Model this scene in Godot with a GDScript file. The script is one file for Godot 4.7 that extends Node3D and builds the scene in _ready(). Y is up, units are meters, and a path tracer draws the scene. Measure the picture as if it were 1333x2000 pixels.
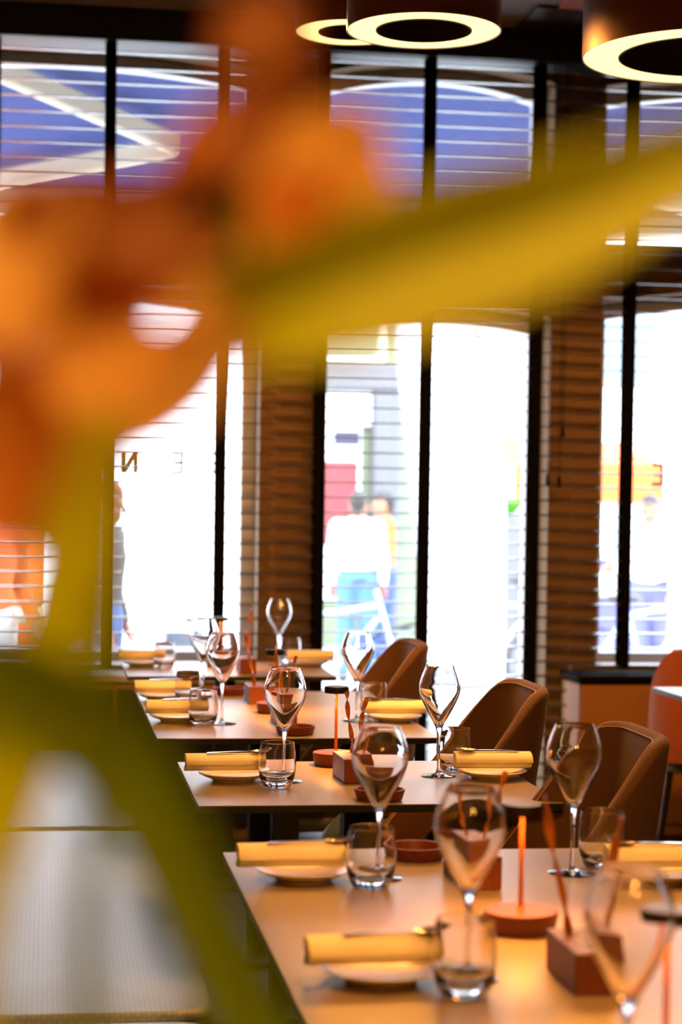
extends Node3D
# Restaurant dining room seen along a row of laid tables towards a shop-front with venetian blinds.

# ---------------------------------------------------------------- geometry helpers
class Geo:
	var v := PackedVector3Array()
	var t := PackedInt32Array()

	# adds one closed piece, turned so that its faces look outwards (clockwise in Godot)
	func piece(pv: PackedVector3Array, pt: PackedInt32Array, xf := Transform3D()) -> void:
		var vol := 0.0
		var c := Vector3.ZERO
		for p in pv:
			c += p
		c /= maxf(1.0, pv.size())
		for i in range(0, pt.size(), 3):
			vol += (pv[pt[i]] - c).dot((pv[pt[i + 1]] - c).cross(pv[pt[i + 2]] - c))
		var flip := vol > 0.0
		if xf.basis.determinant() < 0.0:
			flip = not flip
		var base := v.size()
		for p in pv:
			v.append(xf * p)
		for i in range(0, pt.size(), 3):
			t.append(base + pt[i])
			if flip:
				t.append(base + pt[i + 2])
				t.append(base + pt[i + 1])
			else:
				t.append(base + pt[i + 1])
				t.append(base + pt[i + 2])

	# rings of equal length joined into a skin; closed round each ring, capped at both ends
	func loft(rings: Array, xf := Transform3D(), caps := true, loop := false) -> void:
		var pv := PackedVector3Array()
		var pt := PackedInt32Array()
		var n: int = rings[0].size()
		for r in rings:
			for p in r:
				pv.append(p)
		var m := rings.size()
		for i in (m if loop else m - 1):
			var j := (i + 1) % m
			for k in n:
				var l := (k + 1) % n
				for q in [i * n + k, i * n + l, j * n + l, i * n + k, j * n + l, j * n + k]:
					pt.append(q)
		if caps and not loop:
			for e in [0, m - 1]:
				var c := Vector3.ZERO
				for k in n:
					c += rings[e][k]
				var ci := pv.size()
				pv.append(c / n)
				for k in n:
					var l := (k + 1) % n
					if e == 0:
						for q in [ci, e * n + l, e * n + k]:
							pt.append(q)
					else:
						for q in [ci, e * n + k, e * n + l]:
							pt.append(q)
		piece(pv, pt, xf)

	# profile of Vector2(radius, height), turned round y; loop closes the profile on itself
	func lathe(prof: Array, segs := 40, xf := Transform3D(), loop := false) -> void:
		var rings := []
		for p in prof:
			var r := PackedVector3Array()
			for k in segs:
				var a := TAU * k / segs
				r.append(Vector3(p.x * cos(a), p.y, p.x * sin(a)))
			rings.append(r)
		loft(rings, xf, not loop, loop)

	func tube(pts: Array, radii: Array, sides := 10, xf := Transform3D()) -> void:
		var rings := []
		var up := Vector3.UP
		for i in pts.size():
			var d: Vector3 = (pts[mini(i + 1, pts.size() - 1)] - pts[maxi(i - 1, 0)]).normalized()
			if absf(d.dot(up)) > 0.93:
				up = Vector3.RIGHT if absf(d.x) < 0.9 else Vector3.BACK
			var a := d.cross(up).normalized()
			var b := a.cross(d).normalized()
			up = b
			var r := PackedVector3Array()
			var rad: float = radii[mini(i, radii.size() - 1)]
			for k in sides:
				var w := TAU * k / sides
				r.append(pts[i] + a * cos(w) * rad + b * sin(w) * rad)
			rings.append(r)
		loft(rings, xf)

	# box with chamfered edges
	func box(c: Vector3, s: Vector3, bev := 0.0, xf := Transform3D()) -> void:
		var h := s * 0.5
		var b := minf(bev, minf(h.x, minf(h.y, h.z)) * 0.9)
		var rings := []
		var lv := [[-h.y, b], [-h.y + b, 0.0], [h.y - b, 0.0], [h.y, b]] if b > 0.0 else [[-h.y, 0.0], [h.y, 0.0]]
		for l in lv:
			var x: float = h.x - l[1]
			var z: float = h.z - l[1]
			var y: float = l[0]
			var r := PackedVector3Array()
			if b > 0.0:
				var e: float = b * 0.999 - l[1] * 0.5
				for q in [[x, z - e], [x - e, z], [-x + e, z], [-x, z - e], [-x, -z + e], [-x + e, -z], [x - e, -z], [x, -z + e]]:
					r.append(c + Vector3(q[0], y, q[1]))
			else:
				for q in [[x, z], [-x, z], [-x, -z], [x, -z]]:
					r.append(c + Vector3(q[0], y, q[1]))
			rings.append(r)
		loft(rings, xf)

	# cushion-like block: superellipse plan, rounded top and bottom edges
	func pad(c: Vector3, s: Vector3, rc: float, re: float, xf := Transform3D(), crown := 0.0) -> void:
		var rings := []
		var h := s * 0.5
		var n := 6
		var lv := []
		for i in n + 1:
			var a := PI * 0.5 * i / n
			lv.append([-h.y + re - re * cos(a), re - re * sin(a)])
		for i in n + 1:
			var a := PI * 0.5 * i / n
			lv.append([h.y - re + re * sin(a), re - re * cos(a)])
		for i in [1, 2, 3]:
			lv.append([h.y + crown * i / 3.0, re + (minf(h.x, h.z) - re) * 0.24 * i])
		for l in lv:
			var r := PackedVector3Array()
			var x: float = h.x - l[1]
			var z: float = h.z - l[1]
			var q := clampf(rc - l[1] * 0.6, 0.004, minf(x, z))
			for k in 4:
				for j in 6:
					var a := PI * 0.5 * (k + j / 5.0)
					var sx := 1.0 if k == 0 or k == 3 else -1.0
					var sz := 1.0 if k < 2 else -1.0
					r.append(c + Vector3(sx * (x - q) + q * cos(a), l[0], sz * (z - q) + q * sin(a)))
			rings.append(r)
		loft(rings, xf)

	# outline in x, y pushed along z from z0 to z1
	func prism(poly: PackedVector2Array, z0: float, z1: float, xf := Transform3D()) -> void:
		var tri := Geometry2D.triangulate_polygon(poly)
		var n := poly.size()
		var pv := PackedVector3Array()
		var pt := PackedInt32Array()
		for z in [z0, z1]:
			for p in poly:
				pv.append(Vector3(p.x, p.y, z))
		var area := 0.0
		for k in n:
			area += poly[k].cross(poly[(k + 1) % n])
		for i in range(0, tri.size(), 3):
			var a := tri[i]
			var b := tri[i + 1]
			var c := tri[i + 2]
			if (poly[b] - poly[a]).cross(poly[c] - poly[a]) < 0.0:
				var s := b
				b = c
				c = s
			for q in [a, c, b, n + a, n + b, n + c]:
				pt.append(q)
		for k in n:
			var l := (k + 1) % n
			var quad := [k, l, n + l, k, n + l, n + k] if area > 0.0 else [k, n + l, l, k, n + k, n + l]
			for q in quad:
				pt.append(q)
		piece(pv, pt, xf)

	# a curved sheet of some thickness from a grid of points
	func sheet(rows: Array, th: float, xf := Transform3D()) -> void:
		var m := rows.size()
		var n: int = rows[0].size()
		var rings := []
		for i in m:
			var top := PackedVector3Array()
			var low := PackedVector3Array()
			for k in n:
				var du: Vector3 = rows[mini(i + 1, m - 1)][k] - rows[maxi(i - 1, 0)][k]
				var dv: Vector3 = rows[i][mini(k + 1, n - 1)] - rows[i][maxi(k - 1, 0)]
				var nn := du.cross(dv).normalized() * th * 0.5
				top.append(rows[i][k] + nn)
				low.append(rows[i][k] - nn)
			low.reverse()
			top.append_array(low)
			rings.append(top)
		loft(rings, xf)

	func mesh(angle := 38.0) -> ArrayMesh:
		var ids := {}
		var id := PackedInt32Array()
		id.resize(v.size())
		for i in v.size():
			var key := Vector3i((v[i] * 40000.0).round())
			if not ids.has(key):
				ids[key] = ids.size()
			id[i] = ids[key]
		var nf := t.size() / 3
		var fn := PackedVector3Array()
		fn.resize(nf)
		var around := []
		around.resize(ids.size())
		for i in ids.size():
			around[i] = PackedInt32Array()
		for f in nf:
			var a := v[t[f * 3]]
			fn[f] = (v[t[f * 3 + 2]] - a).cross(v[t[f * 3 + 1]] - a)
			for k in 3:
				around[id[t[f * 3 + k]]].append(f)
		var lim := cos(deg_to_rad(angle))
		var pos := PackedVector3Array()
		var nor := PackedVector3Array()
		for f in nf:
			var own := fn[f].normalized()
			if own == Vector3.ZERO:
				continue
			for k in 3:
				var q := t[f * 3 + k]
				var s := Vector3.ZERO
				for g in around[id[q]]:
					if fn[g].normalized().dot(own) >= lim:
						s += fn[g]
				pos.append(v[q])
				nor.append(s.normalized() if s.length_squared() > 0.0 else own)
		var arr := []
		arr.resize(Mesh.ARRAY_MAX)
		arr[Mesh.ARRAY_VERTEX] = pos
		arr[Mesh.ARRAY_NORMAL] = nor
		var am := ArrayMesh.new()
		am.add_surface_from_arrays(Mesh.PRIMITIVE_TRIANGLES, arr)
		return am


# distance field on a grid, meshed with surface nets (bodies, heads, hands, clothes)
class Field:
	var o: Vector3
	var h: float
	var n: Vector3i
	var d := PackedFloat32Array()

	func _init(lo: Vector3, hi: Vector3, cell: float) -> void:
		h = cell
		o = lo
		n = Vector3i(((hi - lo) / cell).ceil()) + Vector3i.ONE
		d.resize(n.x * n.y * n.z)
		d.fill(1.0)

	func bone(a: Vector3, b: Vector3, ra: float, rb: float, k := 0.03, squash := Vector3.ONE) -> void:
		var m := maxf(ra, rb) * maxf(squash.x, maxf(squash.y, squash.z)) + k + h
		var lo := Vector3i(((a.min(b) - Vector3.ONE * m - o) / h).floor()).clamp(Vector3i.ZERO, n - Vector3i.ONE)
		var hi := Vector3i(((a.max(b) + Vector3.ONE * m - o) / h).ceil()).clamp(Vector3i.ZERO, n - Vector3i.ONE)
		var ab := (b - a) / squash
		var l2 := maxf(ab.length_squared(), 1e-9)
		for z in range(lo.z, hi.z + 1):
			for y in range(lo.y, hi.y + 1):
				for x in range(lo.x, hi.x + 1):
					var p := (o + Vector3(x, y, z) * h - a) / squash
					var s := clampf(p.dot(ab) / l2, 0.0, 1.0)
					var e := (p - ab * s).length() - lerpf(ra, rb, s)
					var i := (z * n.y + y) * n.x + x
					var q := maxf(k - absf(d[i] - e), 0.0) / k
					d[i] = minf(d[i], e) - q * q * k * 0.25

	func into(g: Geo) -> void:
		var at := {}
		var pv := PackedVector3Array()
		var pt := PackedInt32Array()
		var sx := 1
		var sy := n.x
		var sz := n.x * n.y
		var cs := [0, sx, sy, sx + sy, sz, sx + sz, sy + sz, sx + sy + sz]
		var offs := [Vector3(0, 0, 0), Vector3(1, 0, 0), Vector3(0, 1, 0), Vector3(1, 1, 0), Vector3(0, 0, 1), Vector3(1, 0, 1), Vector3(0, 1, 1), Vector3(1, 1, 1)]
		var edges := [[0, 1], [2, 3], [4, 5], [6, 7], [0, 2], [1, 3], [4, 6], [5, 7], [0, 4], [1, 5], [2, 6], [3, 7]]
		for z in n.z - 1:
			for y in n.y - 1:
				for x in n.x - 1:
					var i := z * sz + y * sy + x
					var neg := 0
					for c in cs:
						if d[i + c] < 0.0:
							neg += 1
					if neg == 0 or neg == 8:
						continue
					var sum := Vector3.ZERO
					var cnt := 0
					for e in edges:
						var da := d[i + cs[e[0]]]
						var db := d[i + cs[e[1]]]
						if (da < 0.0) != (db < 0.0):
							sum += offs[e[0]].lerp(offs[e[1]], da / (da - db))
							cnt += 1
					at[i] = pv.size()
					pv.append(o + (Vector3(x, y, z) + sum / cnt) * h)
		for i in at:
			for ax in 3:
				var st: int = [sx, sy, sz][ax]
				var u: int = [sy, sz, sx][ax]
				var w: int = [sz, sx, sy][ax]
				var da := d[i]
				var db := d[i + st]
				if (da < 0.0) == (db < 0.0):
					continue
				if not (at.has(i - u) and at.has(i - w) and at.has(i - u - w)):
					continue
				var q := [at[i], at[i - u], at[i - u - w], at[i - w]]
				if da < 0.0:
					q.reverse()
				for k in [0, 1, 2, 0, 2, 3]:
					pt.append(q[k])
		if pt.size():
			g.piece(pv, pt)


# ---------------------------------------------------------------- scene helpers
var M := {}
var used := {}
const TABLE := 0.75
const STREET := -0.3


func numbered(called: String) -> String:
	used[called] = used.get(called, -1) + 1
	return called if used[called] == 0 else "%s_%03d" % [called, used[called]]


func tag(o: Node3D, label: String, category: String, group := "") -> Node3D:
	o.set_meta("label", label)
	o.set_meta("category", category)
	if group:
		o.set_meta("group", group)
	return o


func thing(called: String, label: String, category: String, at := Vector3.ZERO, turn := 0.0, group := "") -> Node3D:
	var o := Node3D.new()
	o.name = numbered(called)
	add_child(o)
	o.position = at
	o.rotation.y = turn
	tag(o, label, category, group)
	return o


func part(called: String, what, m: Material, parent: Node3D, at := Vector3.ZERO, angle := 38.0) -> MeshInstance3D:
	var o := MeshInstance3D.new()
	o.name = called
	o.mesh = what.mesh(angle) if what is Geo else what
	o.material_override = m
	o.position = at
	parent.add_child(o, true)
	return o


func struct(called: String, what, m: Material, parent: Node3D = null, at := Vector3.ZERO) -> MeshInstance3D:
	var o := part(numbered(called) if parent == null else called, what, m, parent if parent else self, at)
	if parent == null:
		o.set_meta("kind", "structure")
	return o


func solo(called: String, what, m: Material, label: String, category: String, at := Vector3.ZERO, turn := 0.0, group := "") -> MeshInstance3D:
	var o := part(numbered(called), what, m, self, at)
	o.rotation.y = turn
	tag(o, label, category, group)
	return o


func copy(proto: Node3D, label: String, at: Vector3, turn := 0.0, group := "") -> Node3D:
	var o: Node3D = proto
	if proto.has_meta("placed"):
		o = proto.duplicate()
		o.name = numbered(str(proto.get_meta("base_name")))
		add_child(o)
	else:
		proto.set_meta("placed", true)
		proto.set_meta("base_name", str(proto.name))
	o.position = at
	o.rotation.y = turn
	o.set_meta("label", label)
	if group:
		o.set_meta("group", group)
	return o


func mat(called: String, c: Color, rough := 0.6, metal := 0.0, spec := 0.5) -> StandardMaterial3D:
	var m := StandardMaterial3D.new()
	m.resource_name = called
	m.albedo_color = c
	m.roughness = rough
	m.metallic = metal
	m.metallic_specular = spec
	M[called] = m
	return m


func noise(freq: float, lo: float, hi: float, octaves := 3, sd := 1, size := 256, kind := FastNoiseLite.TYPE_SIMPLEX_SMOOTH) -> NoiseTexture2D:
	var n := FastNoiseLite.new()
	n.noise_type = kind
	n.frequency = freq
	n.fractal_octaves = octaves
	n.seed = sd
	var r := Gradient.new()
	r.set_color(0, Color(lo, lo, lo))
	r.set_color(1, Color(hi, hi, hi))
	var t := NoiseTexture2D.new()
	t.width = size
	t.height = size
	t.seamless = true
	t.noise = n
	t.color_ramp = r
	return t


func tri(m: StandardMaterial3D, tex: Texture2D, scale: Vector3, relief := 0.0) -> StandardMaterial3D:
	m.albedo_texture = tex
	m.uv1_triplanar = true
	m.uv1_scale = scale
	if relief > 0.0:
		m.heightmap_enabled = true
		m.heightmap_texture = tex
		m.heightmap_scale = relief
	return m


# camera frame, used to lay out the free-growing foliage close to the lens
const FOCAL := 3826.0
const NEAR := 0.86   # the plant stands this share of the listed depths from the lens
var cam_basis: Basis
var cam_at := Vector3(0, 1.35, 0)


func seen(px: float, py: float, depth: float) -> Vector3:
	return cam_at + cam_basis * (Vector3((px - 667.0) / FOCAL, -(py - 1116.5) / FOCAL, -1.0) * depth * NEAR)


func arc_points(x0: float, x1: float, y_side: float, y_peak: float, n := 18) -> PackedVector2Array:
	var p := PackedVector2Array()
	for i in n + 1:
		var u := i / float(n)
		p.append(Vector2(lerpf(x0, x1, u), y_side + (y_peak - y_side) * (1.0 - pow(2.0 * u - 1.0, 2.0))))
	return p


# ---------------------------------------------------------------- scene
func _ready() -> void:
	camera_and_light()
	materials()
	room()
	windows()
	blinds()
	pendants()
	bench()
	tables()
	chairs()
	settings()
	street()
	people()
	plant()


func camera_and_light() -> void:
	cam_basis = Basis.from_euler(Vector3.ZERO)
	cam_basis = Basis(Vector3.UP, -0.1496) * Basis(Vector3.RIGHT, -0.0361) * Basis(Vector3.BACK, 0.01504)
	var cam := Camera3D.new()
	cam.name = "camera"
	add_child(cam)
	var att := CameraAttributesPhysical.new()
	att.frustum_focal_length = 68.9
	att.frustum_focus_distance = 4.2
	att.exposure_aperture = 3.5
	att.frustum_near = 0.05
	att.frustum_far = 300.0
	cam.attributes = att
	cam.keep_aspect = Camera3D.KEEP_HEIGHT
	cam.set_frustum(2.0 * 0.05 * 1000.0 / FOCAL, Vector2(0, 0.05 * 116.5 / FOCAL), 0.05, 300.0)
	cam.transform = Transform3D(cam_basis, cam_at)
	cam.current = true
	var e := Environment.new()
	e.background_mode = Environment.BG_SKY
	var sm := ProceduralSkyMaterial.new()
	sm.sky_top_color = Color(0.86, 0.92, 1.0)
	sm.sky_horizon_color = Color(0.97, 0.98, 1.0)
	sm.ground_bottom_color = Color(0.6, 0.6, 0.6)
	sm.ground_horizon_color = Color(0.85, 0.85, 0.86)
	sm.sky_energy_multiplier = 3.7
	sm.ground_energy_multiplier = 0.8
	var sky := Sky.new()
	sky.sky_material = sm
	e.sky = sky
	e.tonemap_mode = Environment.TONE_MAPPER_LINEAR
	e.tonemap_exposure = 1.0
	e.sdfgi_enabled = true
	e.ssao_enabled = true
	e.ssil_enabled = true
	var we := WorldEnvironment.new()
	we.name = "world"
	we.environment = e
	add_child(we)


func materials() -> void:
	var fine := noise(0.09, 0.78, 1.0, 4, 3)
	var speck := noise(0.30, 0.58, 1.0, 3, 5)
	var wood := noise(0.02, 0.55, 1.0, 4, 9)
	tri(mat("wall", Color(0.56, 0.43, 0.27), 0.8), fine, Vector3.ONE * 3.0)
	mat("ceiling", Color(0.62, 0.60, 0.58), 0.8)
	tri(mat("ceiling_wood", Color(0.34, 0.24, 0.19), 0.35), wood, Vector3(8, 8, 0.8))
	mat("orange_paint", Color(0.80, 0.33, 0.10), 0.6)
	mat("black", Color(0.045, 0.045, 0.05), 0.5)
	mat("black_tape", Color(0.03, 0.03, 0.032), 0.85, 0.0, 0.2)
	tri(mat("floor", Color(0.17, 0.125, 0.095), 0.55), wood, Vector3(6, 6, 0.7))
	mat("frame_white", Color(0.80, 0.81, 0.82), 0.45)
	tri(mat("cabinet", Color(0.70, 0.48, 0.24), 0.5), fine, Vector3(2.0, 9.0, 9.0))
	mat("slat", Color(0.30, 0.26, 0.21), 0.25, 0.0, 0.6)
	mat("bronze", Color(0.46, 0.25, 0.09), 0.4, 0.25)
	mat("bronze_inner", Color(0.16, 0.08, 0.045), 0.7)
	tri(mat("laminate", Color(0.70, 0.62, 0.54), 0.33), speck, Vector3.ONE * 4.5, 0.02)
	mat("table_black", Color(0.04, 0.038, 0.036), 0.55)
	mat("napkin", Color(1.0, 0.96, 0.83), 0.9)
	tri(M.napkin, noise(0.2, 0.93, 1.0, 3, 8), Vector3.ONE * 14.0)
	mat("porcelain", Color(0.92, 0.86, 0.74), 0.3)
	tri(mat("block_wood", Color(0.60, 0.30, 0.14), 0.45), wood, Vector3(40, 40, 6))
	tri(mat("dish_wood", Color(0.55, 0.22, 0.10), 0.5), wood, Vector3(10, 40, 40))
	mat("lamp_rust", Color(0.40, 0.15, 0.08), 0.45)
	mat("lamp_dark", Color(0.10, 0.06, 0.05), 0.4, 0.2)
	mat("lamp_stem", Color(0.80, 0.46, 0.26), 0.4, 0.2)
	mat("steel", Color(0.78, 0.72, 0.64), 0.18, 1.0)
	mat("amber", Color(0.72, 0.44, 0.10), 0.3)
	M.amber.backlight_enabled = true
	M.amber.backlight = Color(0.65, 0.41, 0.08)
	var gl := mat("glass", Color(1, 1, 1, 0.0), 0.0)
	gl.refraction_enabled = true
	gl.refraction_scale = 0.05
	var pn := mat("pane", Color(1, 1, 1, 0.04), 0.02)
	pn.transparency = BaseMaterial3D.TRANSPARENCY_ALPHA
	var vel := mat("velvet", Color(0.37, 0.235, 0.10), 0.85)
	vel.rim_enabled = true
	vel.rim = 0.4
	vel.rim_tint = 0.6
	tri(vel, fine, Vector3.ONE * 10.0)
	var vo := mat("velvet_lit_orange", Color(0.72, 0.36, 0.12), 0.85)  # chair velvet with the warm light on it put into the colour
	vo.rim_enabled = true
	vo.rim = 0.4
	tri(vo, fine, Vector3.ONE * 10.0)
	mat("piping", Color(0.62, 0.48, 0.30), 0.7)
	mat("chair_grey", Color(0.45, 0.48, 0.52), 0.4)
	mat("cushion_grey", Color(0.20, 0.27, 0.36), 0.4)
	mat("dark_metal", Color(0.06, 0.06, 0.065), 0.4, 0.6)
	# woven bench cloth: a small computed grid of warp and weft
	var im := Image.create(64, 64, false, Image.FORMAT_RGB8)
	for y in 64:
		for x in 64:
			var over := ((x / 8) + (y / 8)) % 2 == 0
			var k := absf(((x % 8) if over else (y % 8)) - 3.5) / 3.5
			var b := 0.97 - 0.13 * k * k - (0.06 if over else 0.0) + 0.05 * sin(x * 12.9 + y * 78.2)
			im.set_pixel(x, y, Color(b, b, b))
	tri(mat("weave", Color(0.50, 0.61, 0.74), 0.46), ImageTexture.create_from_image(im), Vector3.ONE * 14.0, 0.08)
	M.weave.clearcoat_enabled = true
	M.weave.clearcoat = 0.25
	M.weave.clearcoat_roughness = 0.5
	tri(mat("bench_dark", Color(0.12, 0.11, 0.10), 0.6), fine, Vector3.ONE * 4.0)
	# foliage
	mat("leaf", Color(0.74, 0.77, 0.12), 0.5)
	M.leaf.backlight_enabled = true
	M.leaf.backlight = Color(0.96, 1.0, 0.15)
	mat("leaf_dark", Color(0.44, 0.54, 0.03), 0.5)
	M.leaf_dark.backlight_enabled = true
	M.leaf_dark.backlight = Color(0.58, 0.68, 0.03)
	for p in [["petal", Color(0.93, 0.70, 0.36), Color(0.94, 0.71, 0.34)], ["petal_pale", Color(0.99, 0.87, 0.58), Color(1.0, 0.91, 0.62)], ["petal_deep", Color(0.55, 0.31, 0.09), Color(0.34, 0.17, 0.03)]]:
		var pm := mat(p[0], p[1], 0.6)
		pm.backlight_enabled = true
		pm.backlight = p[2]
	mat("vase", Color(0.22, 0.20, 0.18), 0.35)
	# outside
	tri(mat("paving", Color(0.78, 0.77, 0.75), 0.8), fine, Vector3.ONE * 0.6)
	mat("facade_white", Color(0.90, 0.90, 0.89), 0.8)
	mat("facade_cream", Color(0.60, 0.58, 0.48), 0.8)
	mat("facade_green", Color(0.42, 0.46, 0.36), 0.8)
	mat("facade_grey", Color(0.33, 0.33, 0.34), 0.8)
	mat("awning_blue", Color(0.17, 0.24, 0.50), 0.85)
	M.awning_blue.backlight_enabled = true
	M.awning_blue.backlight = Color(0.05, 0.07, 0.22)
	mat("awning_cream", Color(0.86, 0.82, 0.72), 0.5)
	mat("stall_orange", Color(0.80, 0.34, 0.10), 0.8)
	mat("poster_red", Color(0.50, 0.16, 0.18), 0.7)
	mat("sign_purple", Color(0.12, 0.09, 0.22), 0.6)
	mat("dark_window", Color(0.35, 0.42, 0.45), 0.2)
	mat("skin", Color(0.58, 0.36, 0.26), 0.6)
	mat("hair_dark", Color(0.05, 0.04, 0.04), 0.6)
	mat("hair_red", Color(0.50, 0.20, 0.08), 0.6)
	mat("cloth_white", Color(0.88, 0.88, 0.87), 0.9)
	mat("cloth_yellow", Color(0.72, 0.42, 0.12), 0.9)
	mat("cloth_blue", Color(0.16, 0.26, 0.52), 0.9)
	mat("cloth_sky", Color(0.22, 0.36, 0.56), 0.9)
	mat("cloth_grey", Color(0.26, 0.29, 0.33), 0.9)
	mat("cloth_lilac", Color(0.30, 0.30, 0.50), 0.9)
	mat("cloth_orange", Color(0.75, 0.33, 0.08), 0.9)
	mat("leather", Color(0.08, 0.07, 0.07), 0.5)
	mat("eye", Color(0.06, 0.05, 0.04), 0.2)
	mat("lip", Color(0.55, 0.24, 0.20), 0.6)
	mat("bike_paint", Color(0.62, 0.66, 0.70), 0.4)
	mat("rubber", Color(0.10, 0.10, 0.11), 0.8)
	mat("letter_dark", Color(0.16, 0.15, 0.15), 0.7)
	mat("letter_tan", Color(0.55, 0.40, 0.16), 0.7)
	mat("script_pink", Color(0.80, 0.30, 0.34), 0.7)
	mat("plant_green", Color(0.25, 0.55, 0.10), 0.7)


func glow(called: String, c: Color, e: float) -> StandardMaterial3D:
	var m := mat(called, c, 0.5)
	m.emission_enabled = true
	m.emission = c
	m.emission_energy_multiplier = e
	return m


func slab(x0: float, x1: float, y0: float, y1: float, z0: float, z1: float, bev := 0.0) -> Geo:
	var g := Geo.new()
	g.box(Vector3((x0 + x1) / 2, (y0 + y1) / 2, (z0 + z1) / 2), Vector3(absf(x1 - x0), absf(y1 - y0), absf(z1 - z0)), bev)
	return g


# ---------------------------------------------------------------- room shell
const WIN := [[-0.75, 0.86, 0.655, 2.16, 2.23], [1.10, 2.08, 0.02, 2.13, 2.175], [2.30, 3.88, 0.655, 2.20, 2.27]]   # left, right, sill, side height, peak of the lower arch
const WALL_Z := -8.0


func room() -> void:
	# the shop-front wall: piers, sills, transoms and lintels round three pairs of arched openings
	var w := Geo.new()
	var z0 := -8.36
	var xs := [-1.25, WIN[0][0], WIN[0][1], WIN[1][0], WIN[1][1], WIN[2][0], WIN[2][1], 5.7]
	for i in 4:
		w.box(Vector3((xs[i * 2] + xs[i * 2 + 1]) / 2, 1.65, (z0 + WALL_Z) / 2), Vector3(xs[i * 2 + 1] - xs[i * 2], 3.9, WALL_Z - z0))
	for q in WIN:
		if q[2] > 0.1:
			w.box(Vector3((q[0] + q[1]) / 2, (q[2] - 0.3) / 2, (z0 + WALL_Z) / 2), Vector3(q[1] - q[0], q[2] + 0.3, WALL_Z - z0))
		var p := arc_points(q[0], q[1], q[3], q[4])
		p.append(Vector2(q[1], 2.42))
		p.append(Vector2(q[0], 2.42))
		w.prism(p, z0, WALL_Z)
		p = arc_points(q[0], q[1], 3.10, 3.165)
		p.append(Vector2(q[1], 3.6))
		p.append(Vector2(q[0], 3.6))
		w.prism(p, z0, WALL_Z)
	struct("wall_back", w, M.wall)
	struct("wall_left", slab(-1.25, -1.05, -0.3, 3.6, z0, 3.2), M.wall)
	struct("wall_right", slab(5.5, 5.7, -0.3, 3.6, z0, 3.2), M.wall)
	struct("wall_front", slab(-1.25, 5.7, -0.3, 3.6, 3.0, 3.2), M.wall)
	struct("floor", slab(-1.25, 5.7, -0.3, 0.0, z0, 3.2), M.floor)
	var c := struct("ceiling", slab(-1.25, 5.7, 3.27, 3.6, z0, 3.2), M.ceiling)
	part("wood_panel", slab(1.85, 5.4, 3.258, 3.275, -7.98, -7.42, 0.004), M.ceiling_wood, c)
	part("orange_panel", slab(1.93, 5.4, 3.255, 3.275, -7.41, -6.2, 0.004), M.orange_paint, c)
	struct("trim_1", slab(-1.05, 5.5, 3.14, 3.262, -7.99, -7.78, 0.004), M.black)
	# low cupboards under the windows
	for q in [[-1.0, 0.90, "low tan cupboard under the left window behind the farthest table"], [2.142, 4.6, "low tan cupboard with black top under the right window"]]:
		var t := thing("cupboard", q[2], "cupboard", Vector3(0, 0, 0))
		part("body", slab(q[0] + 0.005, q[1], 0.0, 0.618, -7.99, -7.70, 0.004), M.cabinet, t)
		part("top", slab(q[0], q[1] + 0.005, 0.626, 0.655, -7.995, -7.685, 0.004), M.black_tape if q[0] > 1.0 else M.frame_white, t)  # left top painted white for the window light it reflects
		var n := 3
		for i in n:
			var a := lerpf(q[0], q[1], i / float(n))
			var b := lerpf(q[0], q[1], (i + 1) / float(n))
			part("door", slab(a + 0.012, b - 0.008, 0.05, 0.598, -7.701, -7.684, 0.003), M.cabinet if q[0] > 1.0 else M.bench_dark, t)  # left doors painted dark for the dim space under the farthest table


func ring_frame(q: Array, y0: float, ys: float, yp: float, w: float, z0: float, z1: float) -> Geo:
	var g := Geo.new()
	var outer := arc_points(q[0], q[1], ys, yp)
	var inner := arc_points(q[0] + w, q[1] - w, ys - w, yp - w)
	var rings := []
	var o := PackedVector2Array([Vector2(q[0], y0)])
	o.append_array(outer)
	o.append(Vector2(q[1], y0))
	var i := PackedVector2Array([Vector2(q[0] + w, y0 + w)])
	i.append_array(inner)
	i.append(Vector2(q[1] - w, y0 + w))
	for k in o.size():
		rings.append(PackedVector3Array([Vector3(o[k].x, o[k].y, z1), Vector3(i[k].x, i[k].y, z1), Vector3(i[k].x, i[k].y, z0), Vector3(o[k].x, o[k].y, z0)]))
	g.loft(rings, Transform3D(), false, true)
	return g


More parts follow.
